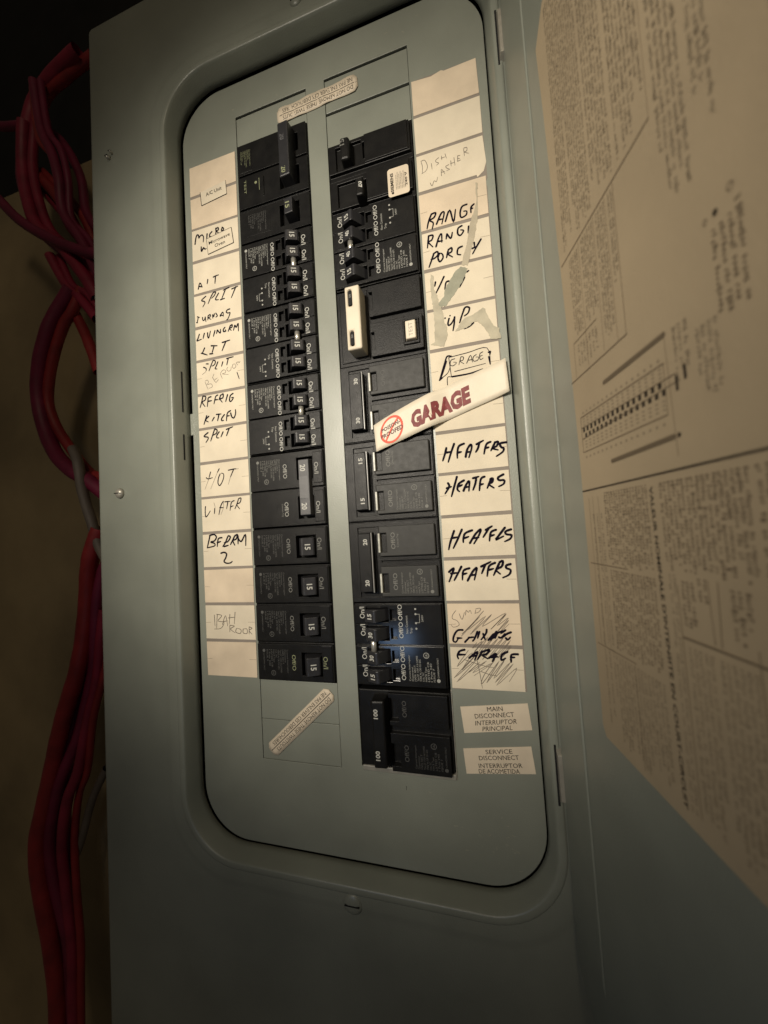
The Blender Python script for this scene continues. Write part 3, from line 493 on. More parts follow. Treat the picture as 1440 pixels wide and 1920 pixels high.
for a in ((G2, 4.86, 5.18, 8.92, 9.66, .085, .05, .045, .1), (G2, 5.28, 5.34, 8.6, 10.0, .1, .06, .06, .1), (G1, 4.28, 4.5, 9.45, 9.95, .075, .045, .04, .2), (G1, 4.53, 4.84, 9.62, 10.25, .068, .042, .04, .5), (G1, 5.5, 7.3, 7.3, 10.6, .09, .055, .045, .5),
          (G1, 2.2, 2.6, 11.2, 14.2, .12, .045, .04, .6), (G2, 2.64, 3.66, 10.92, 11.9, .062, .042, .034, .1), (G2, 2.64, 3.66, 11.98, 13.05, .062, .042, .034, .12), (G1, 2.6, 3.66, 13.15, 14.38, .07, .045, .036, .3),
          (G2, 3.86, 4.98, 10.93, 11.85, .066, .044, .036, .12), (G2, 5.02, 6.9, 10.93, 12.3, .075, .05, .04, .15), (G1, 3.86, 4.0, 11.9, 14.3, .064, .04, .034, .1), (G2, 4.05, 4.25, 11.95, 12.4, .066, .045, .038, .1),
          (G2, 4.28, 4.42, 11.9, 12.1, .066, .045, .038, .1), (G2, 4.62, 4.88, 11.95, 12.4, .075, .05, .04, .3), (G1, 4.05, 4.42, 12.6, 14.3, .07, .045, .038, .3), (G1, 4.48, 4.88, 12.6, 14.3, .07, .045, .038, .2), (G1, 4.95, 7.2, 12.6, 14.3, .08, .05, .042, .2), (G1, 5.0, 7.2, 12.32, 12.46, .08, .05, .042, .2)):
    greek(*a[:8], ragged=a[8], gap=.22)
# the panel diagram in the middle of the sheet
for i in range(16):
    s = 2.27 + i * .118
    for v in (9.66, 10.33): G1.rect(s, s + .035, v, v + .028, SH)
    G3.rect(s - .025, s + .035, 9.90, 9.965, SH); G3.rect(s + .03, s + .09, 9.99, 10.055, SH)
    for k in range(3): G1.rect(s, s + .05, 9.76 + k * .045, 9.775 + k * .045, SH); G1.rect(s + .02, s + .07, 10.10 + k * .045, 10.115 + k * .045, SH)
def ln(F, s0, v0, s1, v1, w): F.stroke([(s0, v0), (s1, v1)], w, SH + .001, taper=0, smooth=False)
for a in ((2.2, 9.73, 4.14, 9.73, .012), (2.2, 10.26, 4.12, 10.26, .012), (2.2, 9.73, 2.2, 10.26, .010), (4.13, 9.73, 4.13, 10.26, .008), (2.2, 10.06, 4.35, 9.98, .010), (2.2, 9.89, 4.3, 9.90, .010),
          (4.18, 9.45, 4.22, 10.7, .007), (2.0, 7.2, 4.28, 7.23, .014), (2.0, 9.12, 3.57, 9.12, .014), (2.2, 8.57, 2.92, 8.57, .009), (2.19, 8.57, 2.19, 9.1, .007), (2.6, 7.25, 2.6, 9.08, .006), (3.05, 7.25, 3.05, 9.08, .006), (3.36, 7.25, 3.38, 9.1, .006), (3.56, 7.25, 3.56, 9.12, .009),
          (4.28, 3.0, 4.28, 7.23, .006), (2.12, 11.93, 3.12, 11.93, .011), (2.12, 13.12, 3.12, 13.1, .011), (4.03, 12.52, 6.9, 12.5, .020), (4.02, 12.0, 4.04, 14.3, .008), (4.43, 11.9, 4.45, 12.48, .008), (4.55, 11.9, 4.53, 12.48, .010), (4.90, 12.4, 4.92, 14.4, .008),
          (2.24, 10.95, 2.24, 13.1, .005), (2.36, 10.95, 2.36, 13.1, .005), (2.52, 10.95, 2.52, 13.1, .005), (3.08, 13.12, 3.1, 14.4, .006), (5.12, 8.86, 5.18, 8.86, .01)): ln(G2, *a)
ln(G3, 2.05, 10.84, 6.9, 10.82, .022)
for a in ((2.95, 9.47, 4.19, 9.45, .055), (2.98, 10.53, 4.2, 10.5, .05)): ln(G2, *a)
G3.disc((4.26, 10.5), .025, SH + .002); G3.rect(4.28, 4.32, 9.92, 10.07, SH + .002); G3.rect(4.40, 4.44, 9.86, 10.0, SH + .002); G3.disc((4.93, 8.80), .028, SH)
G2.ring((4.82, 8.80), .022, .008, SH, 12); G2.ring((5.09, 8.72), .03, .01, SH, 12)
G3.text("VALEUR NOMINALE D'INTENSITE EN COURT-CIRCUIT", (3.705, 10.95), (3.78, 14.35), .062, SH + .001, bold=.02)
tag(G1.build('printed_text', BROWNL, door), kind='stuff'); tag(G2.build('printed_text', BROWNP, door), kind='stuff'); G3.build('printed_diagram', DARKP, door)

# ---- circuit directory: two printed strips of fifteen cells
link('directory_strip', prism([[(-.01, .05), (1.605, .07), (1.60, 14.97), (.0, 14.97)]], 0, .006), STRIP, panel)
link('directory_strip', prism([[(6.80, .05), (8.39, .07), (8.44, 3.1), (8.36, 3.25), (8.42, 3.3), (8.43, 14.97), (6.82, 14.99)]], 0, .006), STRIP, panel)
READ = {'L2': 'MICRO W', 'L3': 'AIT', 'L4': 'SPLIT and TURNAS', 'L5': 'LIVINGRM and LIT', 'L6': 'SPLIT over BEROOM 1', 'L7': 'REFRIG and KITCHEN', 'L8': 'SPLIT', 'L9': 'HOT', 'L10': 'WATER', 'L11': 'BERRM 2', 'L13': 'BATH ROOR',
        'R2': 'DISH WASHER in pencil', 'R3': 'RANGE', 'R4': 'RANGE and PORCH', 'R5': 'a half torn word', 'R6': 'YP', 'R7': 'GRAGE in a box', 'R9': 'HEATERS, uppermost', 'R10': 'HEATERS, second', 'R11': 'HEATERS, third', 'R12': 'HEATERS, lowest', 'R13': 'SUMP and GARAGE scribbled out', 'R14': 'GARAGE scribbled out at the bottom'}
cells = {}
for col, (u0, u1) in (('L', (0.0, 1.595)), ('R', (6.805, 8.40))):
    for r in range(15):
        j = lambda: random.uniform(-.008, .008)
        top, bot = r + (.045 if r else .055), r + 1 - (.035 if r < 14 else .03)
        Lp = [(u0 + j(), top + j()), (u1 + j(), top + j()), (u1 + j(), bot + j()), (u0 + j(), bot + j())]
        if col == 'R' and r == 2: Lp = [(u0, top), (u1, top), (u1 + .04, bot - .25), (u1 - .03, bot - .05), (u1 - .18, bot + .06), (u1 - .2, bot), (u0, bot)]
        if col == 'R' and r == 0: Lp = [(u0, top), (7.3, top + .05), (7.55, top - .01), (7.62, top + .03), (u1 - .02, top + .02), (u1, bot), (u0, bot)]
        c = link('directory_cell', prism([Lp], .006, .013), CARD2 if (col, r) in (('R', 3), ('L', 14), ('L', 12), ('L', 1), ('R', 0), ('R', 13), ('L', 0)) else CARD, panel)
        if f'{col}{r}' in READ: c['label'] = 'cream directory cell reading ' + READ[f'{col}{r}']
        cells[f'{col}{r}'] = c
        if not (col == 'L' and r < 6 or col == 'R' and r in (0, 1, 2, 6)):
            t = Flat(); t.stroke([(u0 + .01, r + .52 + j()), (u0 + .17, r + .515 + j())], .010, .0145, 0); t.build('tick_mark', TICK, c)
            t = Flat(); t.stroke([(u1 - .22, r + .50), (u1 - .01, r + .505 + j())], .010, .0145, 0); t.build('tick_mark', TICK, c)
hw = {}
for cell, kind, w, s in HAND:
    F = hw.setdefault((cell, kind), Flat())
    for st in s.split(';'):
        F.stroke([tuple(map(float, p.split(','))) for p in st.split()], w * (1.36 if kind == 'marker' else 1.1), .0165 if kind != 'pencil' else .0155)
for (cell, kind), F in hw.items():
    F.build('handwriting' if kind != 'pencil' else 'pencil_writing', PENCIL if kind == 'pencil' else INK, cells[cell])
for i, (k, P) in enumerate(TEARS):
    Q = []
    for a, b in zip(P, P[1:] + P[:1]):
        Q.append(tuple(a))
        for t_ in (.2, .4, .6, .8): Q.append((a[0] + (b[0] - a[0]) * t_ + random.uniform(-.013, .013), a[1] + (b[1] - a[1]) * t_ + random.uniform(-.013, .013)))
    link('torn_patch' if k == 'tear' else 'tape_residue', prism([Q], .012, .0195 + i * .0012), (TAPE, TORN, TORN2)[0 if k != 'tear' else (1 if i == 0 else 2)], panel)
# typed stickers on the directory
def typed(name, quad, lines, border, lab):
    s = link(name, prism([quad], .014, .021), CARD, panel); s['label'] = lab
    F = Flat()
    for a, b, w in border: F.stroke([quad[a], quad[b]], w, .0225, 0, False)
    for t, p0, p1, cap in lines: F.text(t, p0, p1, cap, .0235, bold=.006)
    F.build('typed_text', PRINT, s)
q = [tuple(p) for p in QUADS['ac']]; q[0] = (.36, .93); q[1] = (1.245, .83)
typed('typed_sticker', q, [('A/C Unit', (.56, 1.115), (1.11, 1.065), .115)], [(0, 3, .018), (3, 2, .020), (1, 2, .010)], 'small typed sticker reading A/C Unit')
q = [tuple(p) for p in QUADS['mw']]
typed('typed_sticker', q, [('Microwave', (.60, 2.605), (1.325, 2.515), .105), ('Oven', (.80, 2.735), (1.15, 2.70), .105)], [(0, 3, .012), (3, 2, .020), (1, 2, .018), (0, 1, .012)], 'boxed typed sticker reading Microwave Oven')
# warning stickers across the twistouts
def lerp(a, b, t): return (a[0] + (b[0] - a[0]) * t, a[1] + (b[1] - a[1]) * t)
def warn(quad, wob, lab):
    A, B, C, D = quad       # A,B right end; D,C left end
    L = math.dist(lerp(A, B, .5), lerp(D, C, .5)); Wd = (math.dist(A, B) + math.dist(D, C)) / 2
    d = ((lerp(D, C, .5)[0] - lerp(A, B, .5)[0]) / L, (lerp(D, C, .5)[1] - lerp(A, B, .5)[1]) / L); n = (d[1], -d[0]); O0 = lerp(A, B, .5)
    def wp(x, y, e=0.0):
        b = wob * (math.sin(x * 5.1) * .5 + math.sin(x * 11 + y * 4) * .3)
        return LV(O0[0] + d[0] * x + n[0] * y, O0[1] + d[1] * x + n[1] * y, .012 + abs(b) + e)
    N = 26; vs, fs = [], []
    for i in range(N + 1):
        x = L * i / N; e = min(x, L - x); r = .10
        hw_ = Wd / 2 - (r - math.sqrt(max(0, r * r - (r - e) ** 2)) if e < r else 0)
        hw_ += wob * .5 * math.sin(x * 6)
        for y in (-hw_, -hw_ / 3, hw_ / 3, hw_): vs.append(wp(x, y))
    for i in range(N):
        for k in range(3): a = i * 4 + k; fs.append((a, a + 1, a + 5, a + 4))
    s = link('warning_sticker', mesh('st', vs, fs), STICK, panel, smooth=True); s['label'] = lab
    so = s.modifiers.new('th', 'SOLIDIFY'); so.thickness = .004 * IN
    F = Flat(); w2 = lambda x, y: wp(x, y, .005)
    F.text('DO NOT REMOVE THESE TWISTOUTS', (.12, -Wd * .28 + .0), (L - .2, -Wd * .28), -Wd * .27, 0, bold=.0, warp=lambda x, y: w2(x, -y * 1 if False else y)) if False else None
    # local y grows towards the letters' tops
    def tx(t, x0, x1, y0, cap):
        vs_, fs_, _ = glyphs(t, .0)
        m = len(F.v); F.v.extend(w2(x0 + (x1 - x0) * a, y0 + cap * b) for a, b in vs_); F.f.extend(tuple(m + i for i in f) for f in fs_)
    tx('DO NOT REMOVE THESE TWISTOUTS', .13, L - .18, Wd * .10, Wd * .26)
    tx('NE PAS ENLEVER CES DEBOUCHURES', .13, L - .18, -Wd * .36, Wd * .26)
    m = len(F.v); K = 20
    for i in range(K + 1): F.v.extend((w2(L * (.01 + .98 * i / K), -.012), w2(L * (.01 + .98 * i / K), .006)))
    F.f.extend((m + 2 * i, m + 2 * i + 1, m + 2 * i + 3, m + 2 * i + 2) for i in range(K))
    F.build('printed_text', PRINT, s)
warn([tuple(p) for p in QUADS['dnr_low']], .004, 'buff do not remove sticker slanting across the lower blank plates')
def ordq(n): return [tuple(p) for p in QUADS[n]]
qt = ordq('dnr_top'); warn([qt[3], qt[2], qt[1], qt[0]], .022, 'wrinkled do not remove sticker across the top blank plates')
def disc(name, lines, lab):
    Q = ordq(name); s = link('disconnect_sticker', prism([Q], .0, .010), STICK, panel); s['label'] = lab
    F = Flat(); TL, TR, BR, BL = Q
    for t, x0, x1, y, cap, sl in lines:
        p0 = lerp(lerp(TL, TR, x0), lerp(BL, BR, x0), y); p1 = lerp(lerp(TL, TR, x1), lerp(BL, BR, x1), y)
        F.text(t, p0, p1, cap, .0125, slant=sl)
    F.build('printed_text', PRINT, s)
disc('main', [('MAIN', .40, .63, .23, .105, 0), ('DISCONNECT', .20, .78, .47, .105, 0), ('INTERRUPTOR', .185, .80, .73, .105, .2), ('PRINCIPAL', .28, .72, .96, .105, .2)], 'cream sticker reading MAIN DISCONNECT')
disc('service', [('SERVICE', .33, .72, .24, .10, 0), ('DISCONNECT', .22, .80, .47, .10, 0), ('INTERRUPTOR', .20, .83, .77, .10, 0), ('DE ACOMETIDA', .19, .78, .985, .10, 0)], 'cream sticker reading SERVICE DISCONNECT')

# ------------------------------------------------------------------ circuit breakers (local a: towards the centre of the panel, b: down)
GRP = 'circuit breakers in the panel'
CACHE = {}
def cached(key, fn):
    if key not in CACHE: CACHE[key] = fn()
    return CACHE[key]
def put(parent, name, key, fn, m, bev=0.0, loc=(0, 0, 0), label=None, smooth=False):
    me = cached(key, fn); o = link(name, me, m, parent, loc, bev, smooth)
    if label: o['label'] = label
    return o
def marks(t, m, items):
    for s, a, b_, cap, top, w in items:
        def f(s=s, cap=cap, w=w):
            F = Flat(); F.ctext(s, (0, 0), DN, cap, 0, w=w, bold=.003); return mesh('printed_marking', F.v, F.f)
        link('printed_marking', cached(('mk', s, cap, w, m.name), f), m, t, LV(a, b_, top))
def ink(parent, name, key, fill, m):
    def f():
        F = Flat(); fill(F); return mesh(name, F.v, F.f)
    return link(name, cached(key, f), m, parent)
DN = (0, 1)
def number(h, s, a, b, top, m=WHITE, cap=.135, w=None, tilt=0):
    def fill(F): F.ctext(s, (0, 0), DN, cap, 0, bold=.025, w=w or (.175 if len(s) == 2 else .26))
    key = ('num', s, cap, w, m.name)
    def f():
        F = Flat(); fill(F); return mesh('rating_number', F.v, F.f)
    o = link('rating_number', cached(key, f), m, h, LV(a, b, top))
    if tilt: o.rotation_euler = (0, 0, tilt)
    return o
SPEC = ['Current Interrupter', 'Disjoncteur', '100% SECT', 'Type QT  COM. A & COPPER', 'WIRE AL OR CU 60C', 'CUL 75C', 'HACR Type', 'LISTED CB', '1 Pole 240', 'ISSUE 7']
def spec(F, a0, a1, b0, b1, h, n=10, logo=True):
    dp = (a1 - a0) / (n + 1.2)
    for i in range(n):
        L = (b1 - b0) * (1.0, .55, .62, .98, .85, .35, .55, .75, .7, .5)[i % 10]; a = a1 - dp * (i + 1)
        F.text(SPEC[i % 10], (a, b0), (a, b0 + L), dp * .68, h)
    if logo:
        F.disc((a0, b0 + .03), .042, h); F.text('CANADIAN ONLY', (a0 - .02, b0 + .09), (a0 - .02, b0 + .55), .04, h)
        c = (a1 - dp * 7.2, b1 - .0); F.ring(c, .062, .014, h + .001); F.text('UL', (c[0] - .025, c[1] - .04), (c[0] - .025, c[1] + .04), .05, h, bold=.02)
def toggle_mesh(b0, b1):
    P = [(.24, -.02), (.30, .10), (.46, .33), (.49, .35), (.53, .35), (.76, .245), (.785, .22), (.785, -.02)]
    vs = [PF.p(a, b, h) for b in (b0, b1) for a, h in P]; n = len(P)
    return mesh('toggle', vs, [(i, (i + 1) % n, n + (i + 1) % n, n + i) for i in range(n)] + [tuple(range(n)), tuple(range(2 * n - 1, n - 1, -1))], fix=True)
TILT = math.atan2(.105, .23)
def toggle(t, b0, b1, m):
    return put(t, 'handle', ('tog', b0, b1), lambda: toggle_mesh(b0, b1), m, .010)
def handle(t, a0, a1, b0, b1, top, m, name='handle', bev=.018, base=-.02, tilt=.02):
    return put(t, name, (name, a0, a1, b0, b1, top, base), lambda: frustum(a0, a1, b0, b1, base, top, .035, .03, tilt), m, bev)
def quad(t, nums, tm=DGREY, bm=None):
    pb = (-.70, -.26, .28, .72)
    rects = [(-1.10, 1.11, -.985, .985, .03), (-1.06, 1.09, -.96, -.02, .11), (-1.06, 1.09, .02, .96, .11), (.76, 1.09, -.94, -.50, .125), (.76, 1.09, -.48, -.04, .125), (.76, 1.09, .06, .49, .125), (.76, 1.09, .51, .94, .125)]
    for b in pb: rects += [(.22, .78, b - .175, b + .175, -.12), (.03, .18, b - .13, b + .13, .0)]
    put(t, 'body', 'quad' if not bm else 'quadg', lambda: hfield(rects), bm or BLACK, .010)
    for b, n in zip(pb, nums):
        h = toggle(t, b - .14, b + .14, tm); number(h, n, .645, b, .302, cap=.135, w=.135, tilt=TILT)
    put(t, 'tie_pin', 'qpin', lambda: cyl((.60, -.16, .19), (0, 1, 0), .070, .34, 18), CHROME, smooth=True)
    marks(t, WHITE, [(s, a, b, c, z, w) for b in (-.62, -.2, .36, .78) for s, a, c, z, w in (('On/I', .885, .13, .130, .28), ('Off/O', -.07, .11, .115, .38))])
    def g(F):
        spec(F, -.90, -.18, -.82, -.22, .114)
        F.text('Non Common', (-.25, .28), (-.25, .70), .06, .114); F.text('Trip', (-.35, .28), (-.35, .42), .06, .114)
        for b in (.40, .53, .74, .86): F.disc((-.45, b), .024, .114)
        F.rect(-.54, -.45, .535, .545, .1145); F.rect(-.54, -.45, .735, .745, .1145); F.rect(-.545, -.535, .535, .745, .1145); F.text('240V', (-.63, .56), (-.63, .72), .05, .114)
    ink(t, 'fine_print', 'quadf', g, mat_q)
mat_q = mat('small_white_ink', (0.36, 0.36, 0.33), 0.6)
def single(t, num, inkm, hb=DGREY):
    rects = [(-1.10, 1.11, -.49, .49, .03), (-1.07, 1.09, -.465, .465, .12), (.22, .80, -.26, .32, -.10), (.80, 1.07, -.44, .44, .135)]
    put(t, 'body', 'single', lambda: hfield(rects), BLACK, .012)
    h = toggle(t, -.19, .25, hb); number(h, num, .645, .04, .302, cap=.14, w=.145, tilt=TILT)
    marks(t, inkm, [('On/I', .90, -.03, .13, .140, .30), ('Off/O', .0, .0, .11, .124, .40)])
    ink(t, 'fine_print', 'sf', lambda F: spec(F, -.88, -.14, -.32, .28, .124), FAINT)
def two_left(t):
    rects = [(-1.10, 1.11, -.99, .99, .03), (-1.07, 1.09, -.965, -.02, .12), (-1.07, 1.09, .02, .965, .12), (.34, .80, -.80, -.22, -.10), (.34, .80, .22, .80, -.10), (.82, 1.07, -.9, -.1, .135), (.82, 1.07, .1, .9, .135)]
    put(t, 'body', 'twol', lambda: hfield(rects), BLACK, .012)
    h = handle(t, .43, .79, -.74, .75, .27, MGREY, name='handle_tie', tilt=.01, base=.0)  # grey tone stands in for light reflected off the tie
    put(h, 'tie_inset', 'tli', lambda: hfield([(.48, .74, -.28, .30, .273)]), MGREY, .004)
    number(h, '20', .60, -.49, .272, cap=.15); number(h, '20', .60, .50, .272, cap=.15)
    marks(t, mat_q, [(s, a, b, .12, z, w) for b in (-.48, .53) for s, a, z, w in (('On/I', .92, .140, .30), ('Off/O', .0, .124, .38))])
    ink(t, 'fine_print', 'tlf', lambda F: (spec(F, -.82, -.12, -.82, -.25, .124), F.text('Common Trip', (-.14, .38), (-.14, .72), .05, .124)), DIMINK)
def two_right(t, num, plate_ink):
    rects = [(-1.12, 1.13, -.99, .99, .02), (-1.10, 1.12, -.97, .97, .06), (-1.10, .32, -.02, .02, .0), (.36, .9, -.86, .86, .02)]
    put(t, 'body', 'twor', lambda: hfield(rects), BLACK, .012)
    for b0, b1 in ((-.84, -.12), (.13, .86)):
        pl = put(t, 'raised_plate', ('pl', b0), lambda b0=b0, b1=b1: hfield([(-1.04, .15, b0, b1, .155), (.15, .33, b0, b0 + .10, .155), (.15, .33, b1 - .17, b1, .155)]), PLATE, .02)
        put(pl, 'spring_bar', ('bar', b0), lambda b0=b0, b1=b1: frustum(.295, .365, b0 + .09, b1 - .16, .05, .165, .012, .01), BAR, .005)  # added pale bar paints the glint along the slot edge
    h = handle(t, .49, .88, -.74, .74, .24, BLACK, name='handle_tie', tilt=.0, base=.0)
    put(h, 'tie_edge', 'tedge', lambda: frustum(.480, .512, -.73, .73, .20, .250, .006, .01), mat_edge, .003)  # thin bright strip paints the highlight along the tie's edge
    number(h, num, .66, -.49, .246, cap=.105, w=.15); number(h, num, .66, .50, .246, cap=.105, w=.15)
    marks(t, plate_ink, [('Off/O', -.02, b, .11, .160, .40) for b in (-.48, .50)])
    ink(t, 'fine_print', ('trf', plate_ink.name), lambda F: (spec(F, -.90, -.14, -.76, -.26, .159, logo=True), F.text('Common Trip', (-.16, .34), (-.16, .66), .05, .159)), plate_ink)
mat_edge = mat('polished_plastic_edge', (0.30, 0.30, 0.29), 0.28)  # lighter colour standing in for an edge highlight
# left column
LU, RU = 2.79, 5.61
def brk(col, row, n, lab):
    return thing('circuit_breaker', LU if col == 'L' else RU, row + n / 2, 0, lab, 'circuit breaker', GRP, flip=(col == 'R'))
# old style two pole breaker with a tall tie
t = brk('L', 0, 2, 'black two pole breaker topmost in the left column beside the A/C Unit sticker')
put(t, 'body', 'ac', lambda: hfield([(-1.10, 1.11, -.95, .99, .02), (-1.07, 1.09, -.93, -.03, .09), (-1.07, 1.09, .03, .96, .09), (-1.0, -.6, -.72, -.1, .10), (.25, .85, -.7, -.2, -.1), (.25, .85, .2, .75, -.1), (-.28, -.24, .2, .75, .12)]), BLACK, .012)
h = handle(t, .38, .76, -.80, .76, .42, DGREY, name='handle_tie', base=.0, bev=.03)
number(h, '20', .56, -.35, .412, m=MGREY, cap=.14); number(h, '20', .56, .56, .412, m=GREENINK, cap=.14)
ink(t, 'fine_print', 'acf', lambda F: (spec(F, -1.0, -.62, -.72, -.22, .102, n=8, logo=False), F.disc((-.50, .30), .04, .094), F.rect(-.40, -.385, .20, .55, .094), F.ctext('TEST', (-.84, .34), DN, .07, .094, w=.4)), GREENINK)
t = brk('L', 2, 1, 'black single pole 15 breaker between the tall tied pair and the slim quads')
put(t, 'body', 'old', lambda: hfield([(-1.10, 1.11, -.49, .49, .0), (-1.07, 1.09, -.44, .46, .085), (.2, .8, -.3, .3, -.1), (-.9, -.1, -.3, .3, .09)]), BLACK, .012)
h = handle(t, .42, .74, -.26, .22, .33, DGREY); number(h, '15', .57, -.03, .323, m=GREENINK)
ink(t, 'fine_print', 'oldf', lambda F: spec(F, -.86, -.2, -.3, .25, .094, logo=False), FAINT)
for r, lab in ((3, 'slim quad 15 breaker uppermost of three, beside AIT and SPLIT TURNAS cells'), (5, 'slim quad 15 breaker in the middle of three, beside LIVINGRM'), (7, 'slim quad 15 breaker lowest of three, beside REFRIG and KITCHEN')):
    quad(brk('L', r, 2, lab), ('15',) * 4)
two_left(brk('L', 9, 2, 'two pole 20 breaker with light grey handle tie tinted for its sheen beside HOT and WATER'))
for r, lab, im in ((11, 'single 15 breaker beside the BERRM 2 cell', DIMINK), (12, 'single 15 breaker beside the blank cell under BERRM 2', DIMINK), (13, 'single 15 breaker beside the BATH ROOR cell', DIMINK), (14, 'single 15 breaker at the bottom of the left column', GREENINK)):
    single(brk('L', r, 1, lab), '15', im, DGREY)
# right column
def old_right(row, lab, num, a, numpos):
    t = brk('R', row, 1, lab)
    put(t, 'body', 'oldr', lambda: hfield([(-1.12, 1.13, -.49, .49, .0), (-1.07, 1.10, -.36, .42, .10), (-1.02, .1, -.34, .40, .14), (.1, .16, -.2, .25, .0), (.2, .9, -.3, .33, .02)]), BLACK, .014)
    return t
t = old_right(1, 'plain black single breaker at the top of the right column', '15', 0, 0)
h = handle(t, .42, .72, -.30, .34, .34, BLACK, base=.0, bev=.05); number(h, '15', .63, .18, .335, m=DIMINK, cap=.12)
t = old_right(2, 'single 20 breaker wearing a small cream maker sticker', '20', 0, 0)
h = handle(t, .10, .36, -.38, .13, .36, BLACK, base=.0, bev=.04); number(h, '20', .23, -.10, .352, m=WHITE, cap=.14)
st = put(t, 'maker_sticker', 'mk', lambda: prism([rr(-1.00, -.46, -.49, .24, .07, 5)], .14, .146), STICK)
F = Flat(); F.text('SIEMENS', (-.60, -.37), (-.60, .12), .075, .148, bold=.03); F.disc((-.575, -.40), .03, .148)
for i in range(7): F.text('voltage rating and interrupting data', (-.68 - i * .038, -.34), (-.68 - i * .038, .05 + .06 * (i % 2)), .022, .148)
F.text('240 V', (-.95, -.3), (-.95, .05), .05, .148, bold=.02); F.build('printed_text', PRINT, st)
quad(brk('R', 3, 2, 'slim quad breaker numbered 15 40 40 15 beside the RANGE cells'), ('15', '40', '40', '15'), BLACK)
t = brk('R', 5, 2, 'two pole 50 breaker with a cream slotted handle tie and cream test button')
put(t, 'body', 'gf', lambda: hfield([(-1.12, 1.13, -.99, .99, .0), (-1.08, .24, -.90, -.06, .12), (-1.08, .24, .12, .92, .12), (.14, .26, -.72, -.28, .0), (.14, .26, .3, .76, .0), (.30, 1.05, -.9, .9, .02)]), BLACK, .02)
for b in (-.5, .5): hh = handle(t, .5, .72, b - .2, b + .2, .26, BLACK, base=0); number(hh, '50', .645, b, .258, cap=.10, w=.18)
def tiebar():
    return hfield([(.36, .74, -.80, .80, .47), (.56, .66, -.70, -.32, .30), (.56, .66, .30, .72, .30)])
wt = put(t, 'handle_tie', 'wt', tiebar, IVORY, .045, label='cream plastic tie bar with two slots')
for b0, b1 in ((-.67, -.35), (.33, .69)):
    sl = put(wt, 'slot', ('sl', b0), lambda b0=b0, b1=b1: frustum(.572, .648, b0, b1, .3, .452, 0, 0), VOID)
    number(sl, '50', .61, (b0 + b1) / 2 + .05, .4545, m=DIMINK, cap=.05, w=.09)
tb = put(t, 'test_button', 'tb', lambda: frustum(-.94, -.66, -.70, -.22, .12, .235, .02, .02), IVORY, .02)
put(t, 'button_bezel', 'bz', lambda: hfield([(-1.0, -.60, -.78, -.16, .17), (-.955, -.645, -.715, -.205, .10)]), BLACK, .015)
F = Flat(); F.ctext('TEST', (-.80, -.46), DN, .10, .2375, w=.34); F.build('printed_text', mat('grey_print', (.35, .33, .28), .6), tb)
two_right(brk('R', 7, 2, 'two pole 30 breaker partly covered by the GARAGE sticker'), '30', FAINT)
two_right(brk('R', 9, 2, 'two pole 15 breaker beside the upper two HEATERS cells'), '15', DIMINK)
two_right(brk('R', 11, 2, 'two pole 20 breaker beside the lower two HEATERS cells'), '20', DIMINK)
quad(brk('R', 13, 2, 'slim quad breaker numbered 15 30 30 15 beside the scribbled out cells'), ('15', '30', '30', '15'), BLACK, GLOSSB)
t = brk('R', 15, 2, 'black two pole 100 main breaker at the bottom of the right column')
put(t, 'body', 'main', lambda: hfield([(-1.12, 1.13, -.965, .885, .0), (-1.06, .34, -.94, -.06, .12), (-1.06, .34, .12, .86, .12), (.12, .34, -.82, -.30, -.05), (.12, .34, .22, .76, -.05), (.36, 1.1, -.93, .87, .01)]), BLACK, .016)
h = handle(t, .36, .74, -.80, .80, .38, BLACK, name='handle_tie', base=0, bev=.04); number(h, '100', .60, -.47, .388, cap=.105, w=.22, m=WHITE); number(h, '100', .60, .48, .388, cap=.105, w=.22, m=WHITE)
marks(t, FAINT, [('Off/O', -.03, b, .11, .124, .38) for b in (-.5, .52)])
ink(t, 'fine_print', 'mainf', lambda F: spec(F, -.95, -.2, -.82, -.28, .124), FAINT)

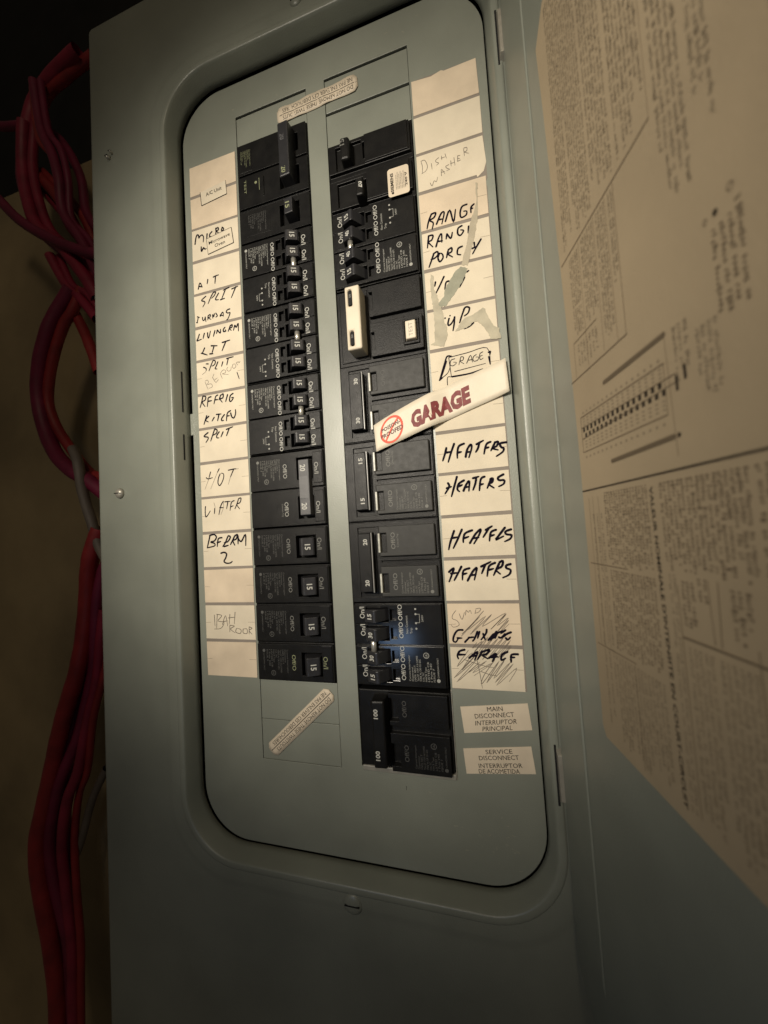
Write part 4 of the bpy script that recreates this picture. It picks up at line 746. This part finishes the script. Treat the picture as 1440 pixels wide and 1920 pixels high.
# ------------------------------------------------------------------ the GARAGE sticker lying across breaker and directory
GL = QUADS['garage_left']; GM = QUADS['garage_mid']; GR = QUADS['garage_right']
gs = thing('sticker', 6.9, 8.3, .1, 'long cream sticker with maroon word GARAGE and red poison-proofed circle', 'sticker')
g0 = Vector((6.9, 8.3, .1))
def gw(x, y, e=0.0):
    """x 0..1 along, y 0..1 across (0 = upper edge)"""
    top = [(GL[0][0], GL[0][1], .38), (GM[0][0], GM[0][1], .12), (GR[0][0], GR[0][1], .14)]
    bot = [(GL[1][0], GL[1][1], .38), (GM[1][0], GM[1][1], .10), (GR[1][0], GR[1][1], .14)]
    def at(P):
        t = x; tm = .5
        a, b, c = (Vector(p) for p in P)
        l0 = (t - tm) * (t - 1) / ((0 - tm) * (0 - 1)); l1 = t * (t - 1) / (tm * (tm - 1)); l2 = t * (t - tm) / (1 * (1 - tm))
        return a * l0 + b * l1 + c * l2
    p = at(top).lerp(at(bot), y)
    hh = .183 + .10 * max(0, 1 - x / .25) ** 2 * (0.4 + y) + .008 * math.sin(x * 9)
    q = min(1, max(0, (x - .425) / .17)); hh -= .14 * q * q * (3 - 2 * q)
    if x > .84: hh += .09 * ((x - .84) / .16) ** 2
    if x < .10: hh += -.03 * (1 - x / .1)
    return LV(p.x - g0.x, p.y - g0.y, hh + e - g0.z)
N = 40; vs = [gw(i / N, j / 6) for i in range(N + 1) for j in range(7)]
me = mesh('st', vs, [(i * 7 + j, i * 7 + j + 1, i * 7 + j + 8, i * 7 + j + 7) for i in range(N) for j in range(6)])
o = link('sticker_strip', me, LSTICK, gs, smooth=True); so = o.modifiers.new('th', 'SOLIDIFY'); so.thickness = .006 * IN; so.offset = 1
GLEN = 3.25; GWID = .78
def gwarp(e): return lambda x, y: gw(x / GLEN, y / GWID, e)
F = Flat(); F.text('GARAGE', (.98, .62), (2.42, .60), .38, 0, bold=.062, warp=gwarp(.010)); F.build('garage_word', MAROON, gs)
F = Flat(); F.text('POISON-', (.20, .345), (.70, .33), .105, 0, bold=.02, warp=gwarp(.013)); F.text('PROOFED', (.17, .52), (.76, .50), .115, 0, bold=.02, warp=gwarp(.013)); F.build('printed_text', mat('dark_maroon_print', (.10, .012, .02), .6), gs)
F = Flat(); F.ring((.46, .39), .285, .055, 0, 36, ry=.32, warp=gwarp(.010)); F.stroke([(.28, .62), (.40, .45), (.52, .30), (.66, .18)], .05, 0, 0, warp=gwarp(.0115)); F.build('warning_ring', REDINK, gs)
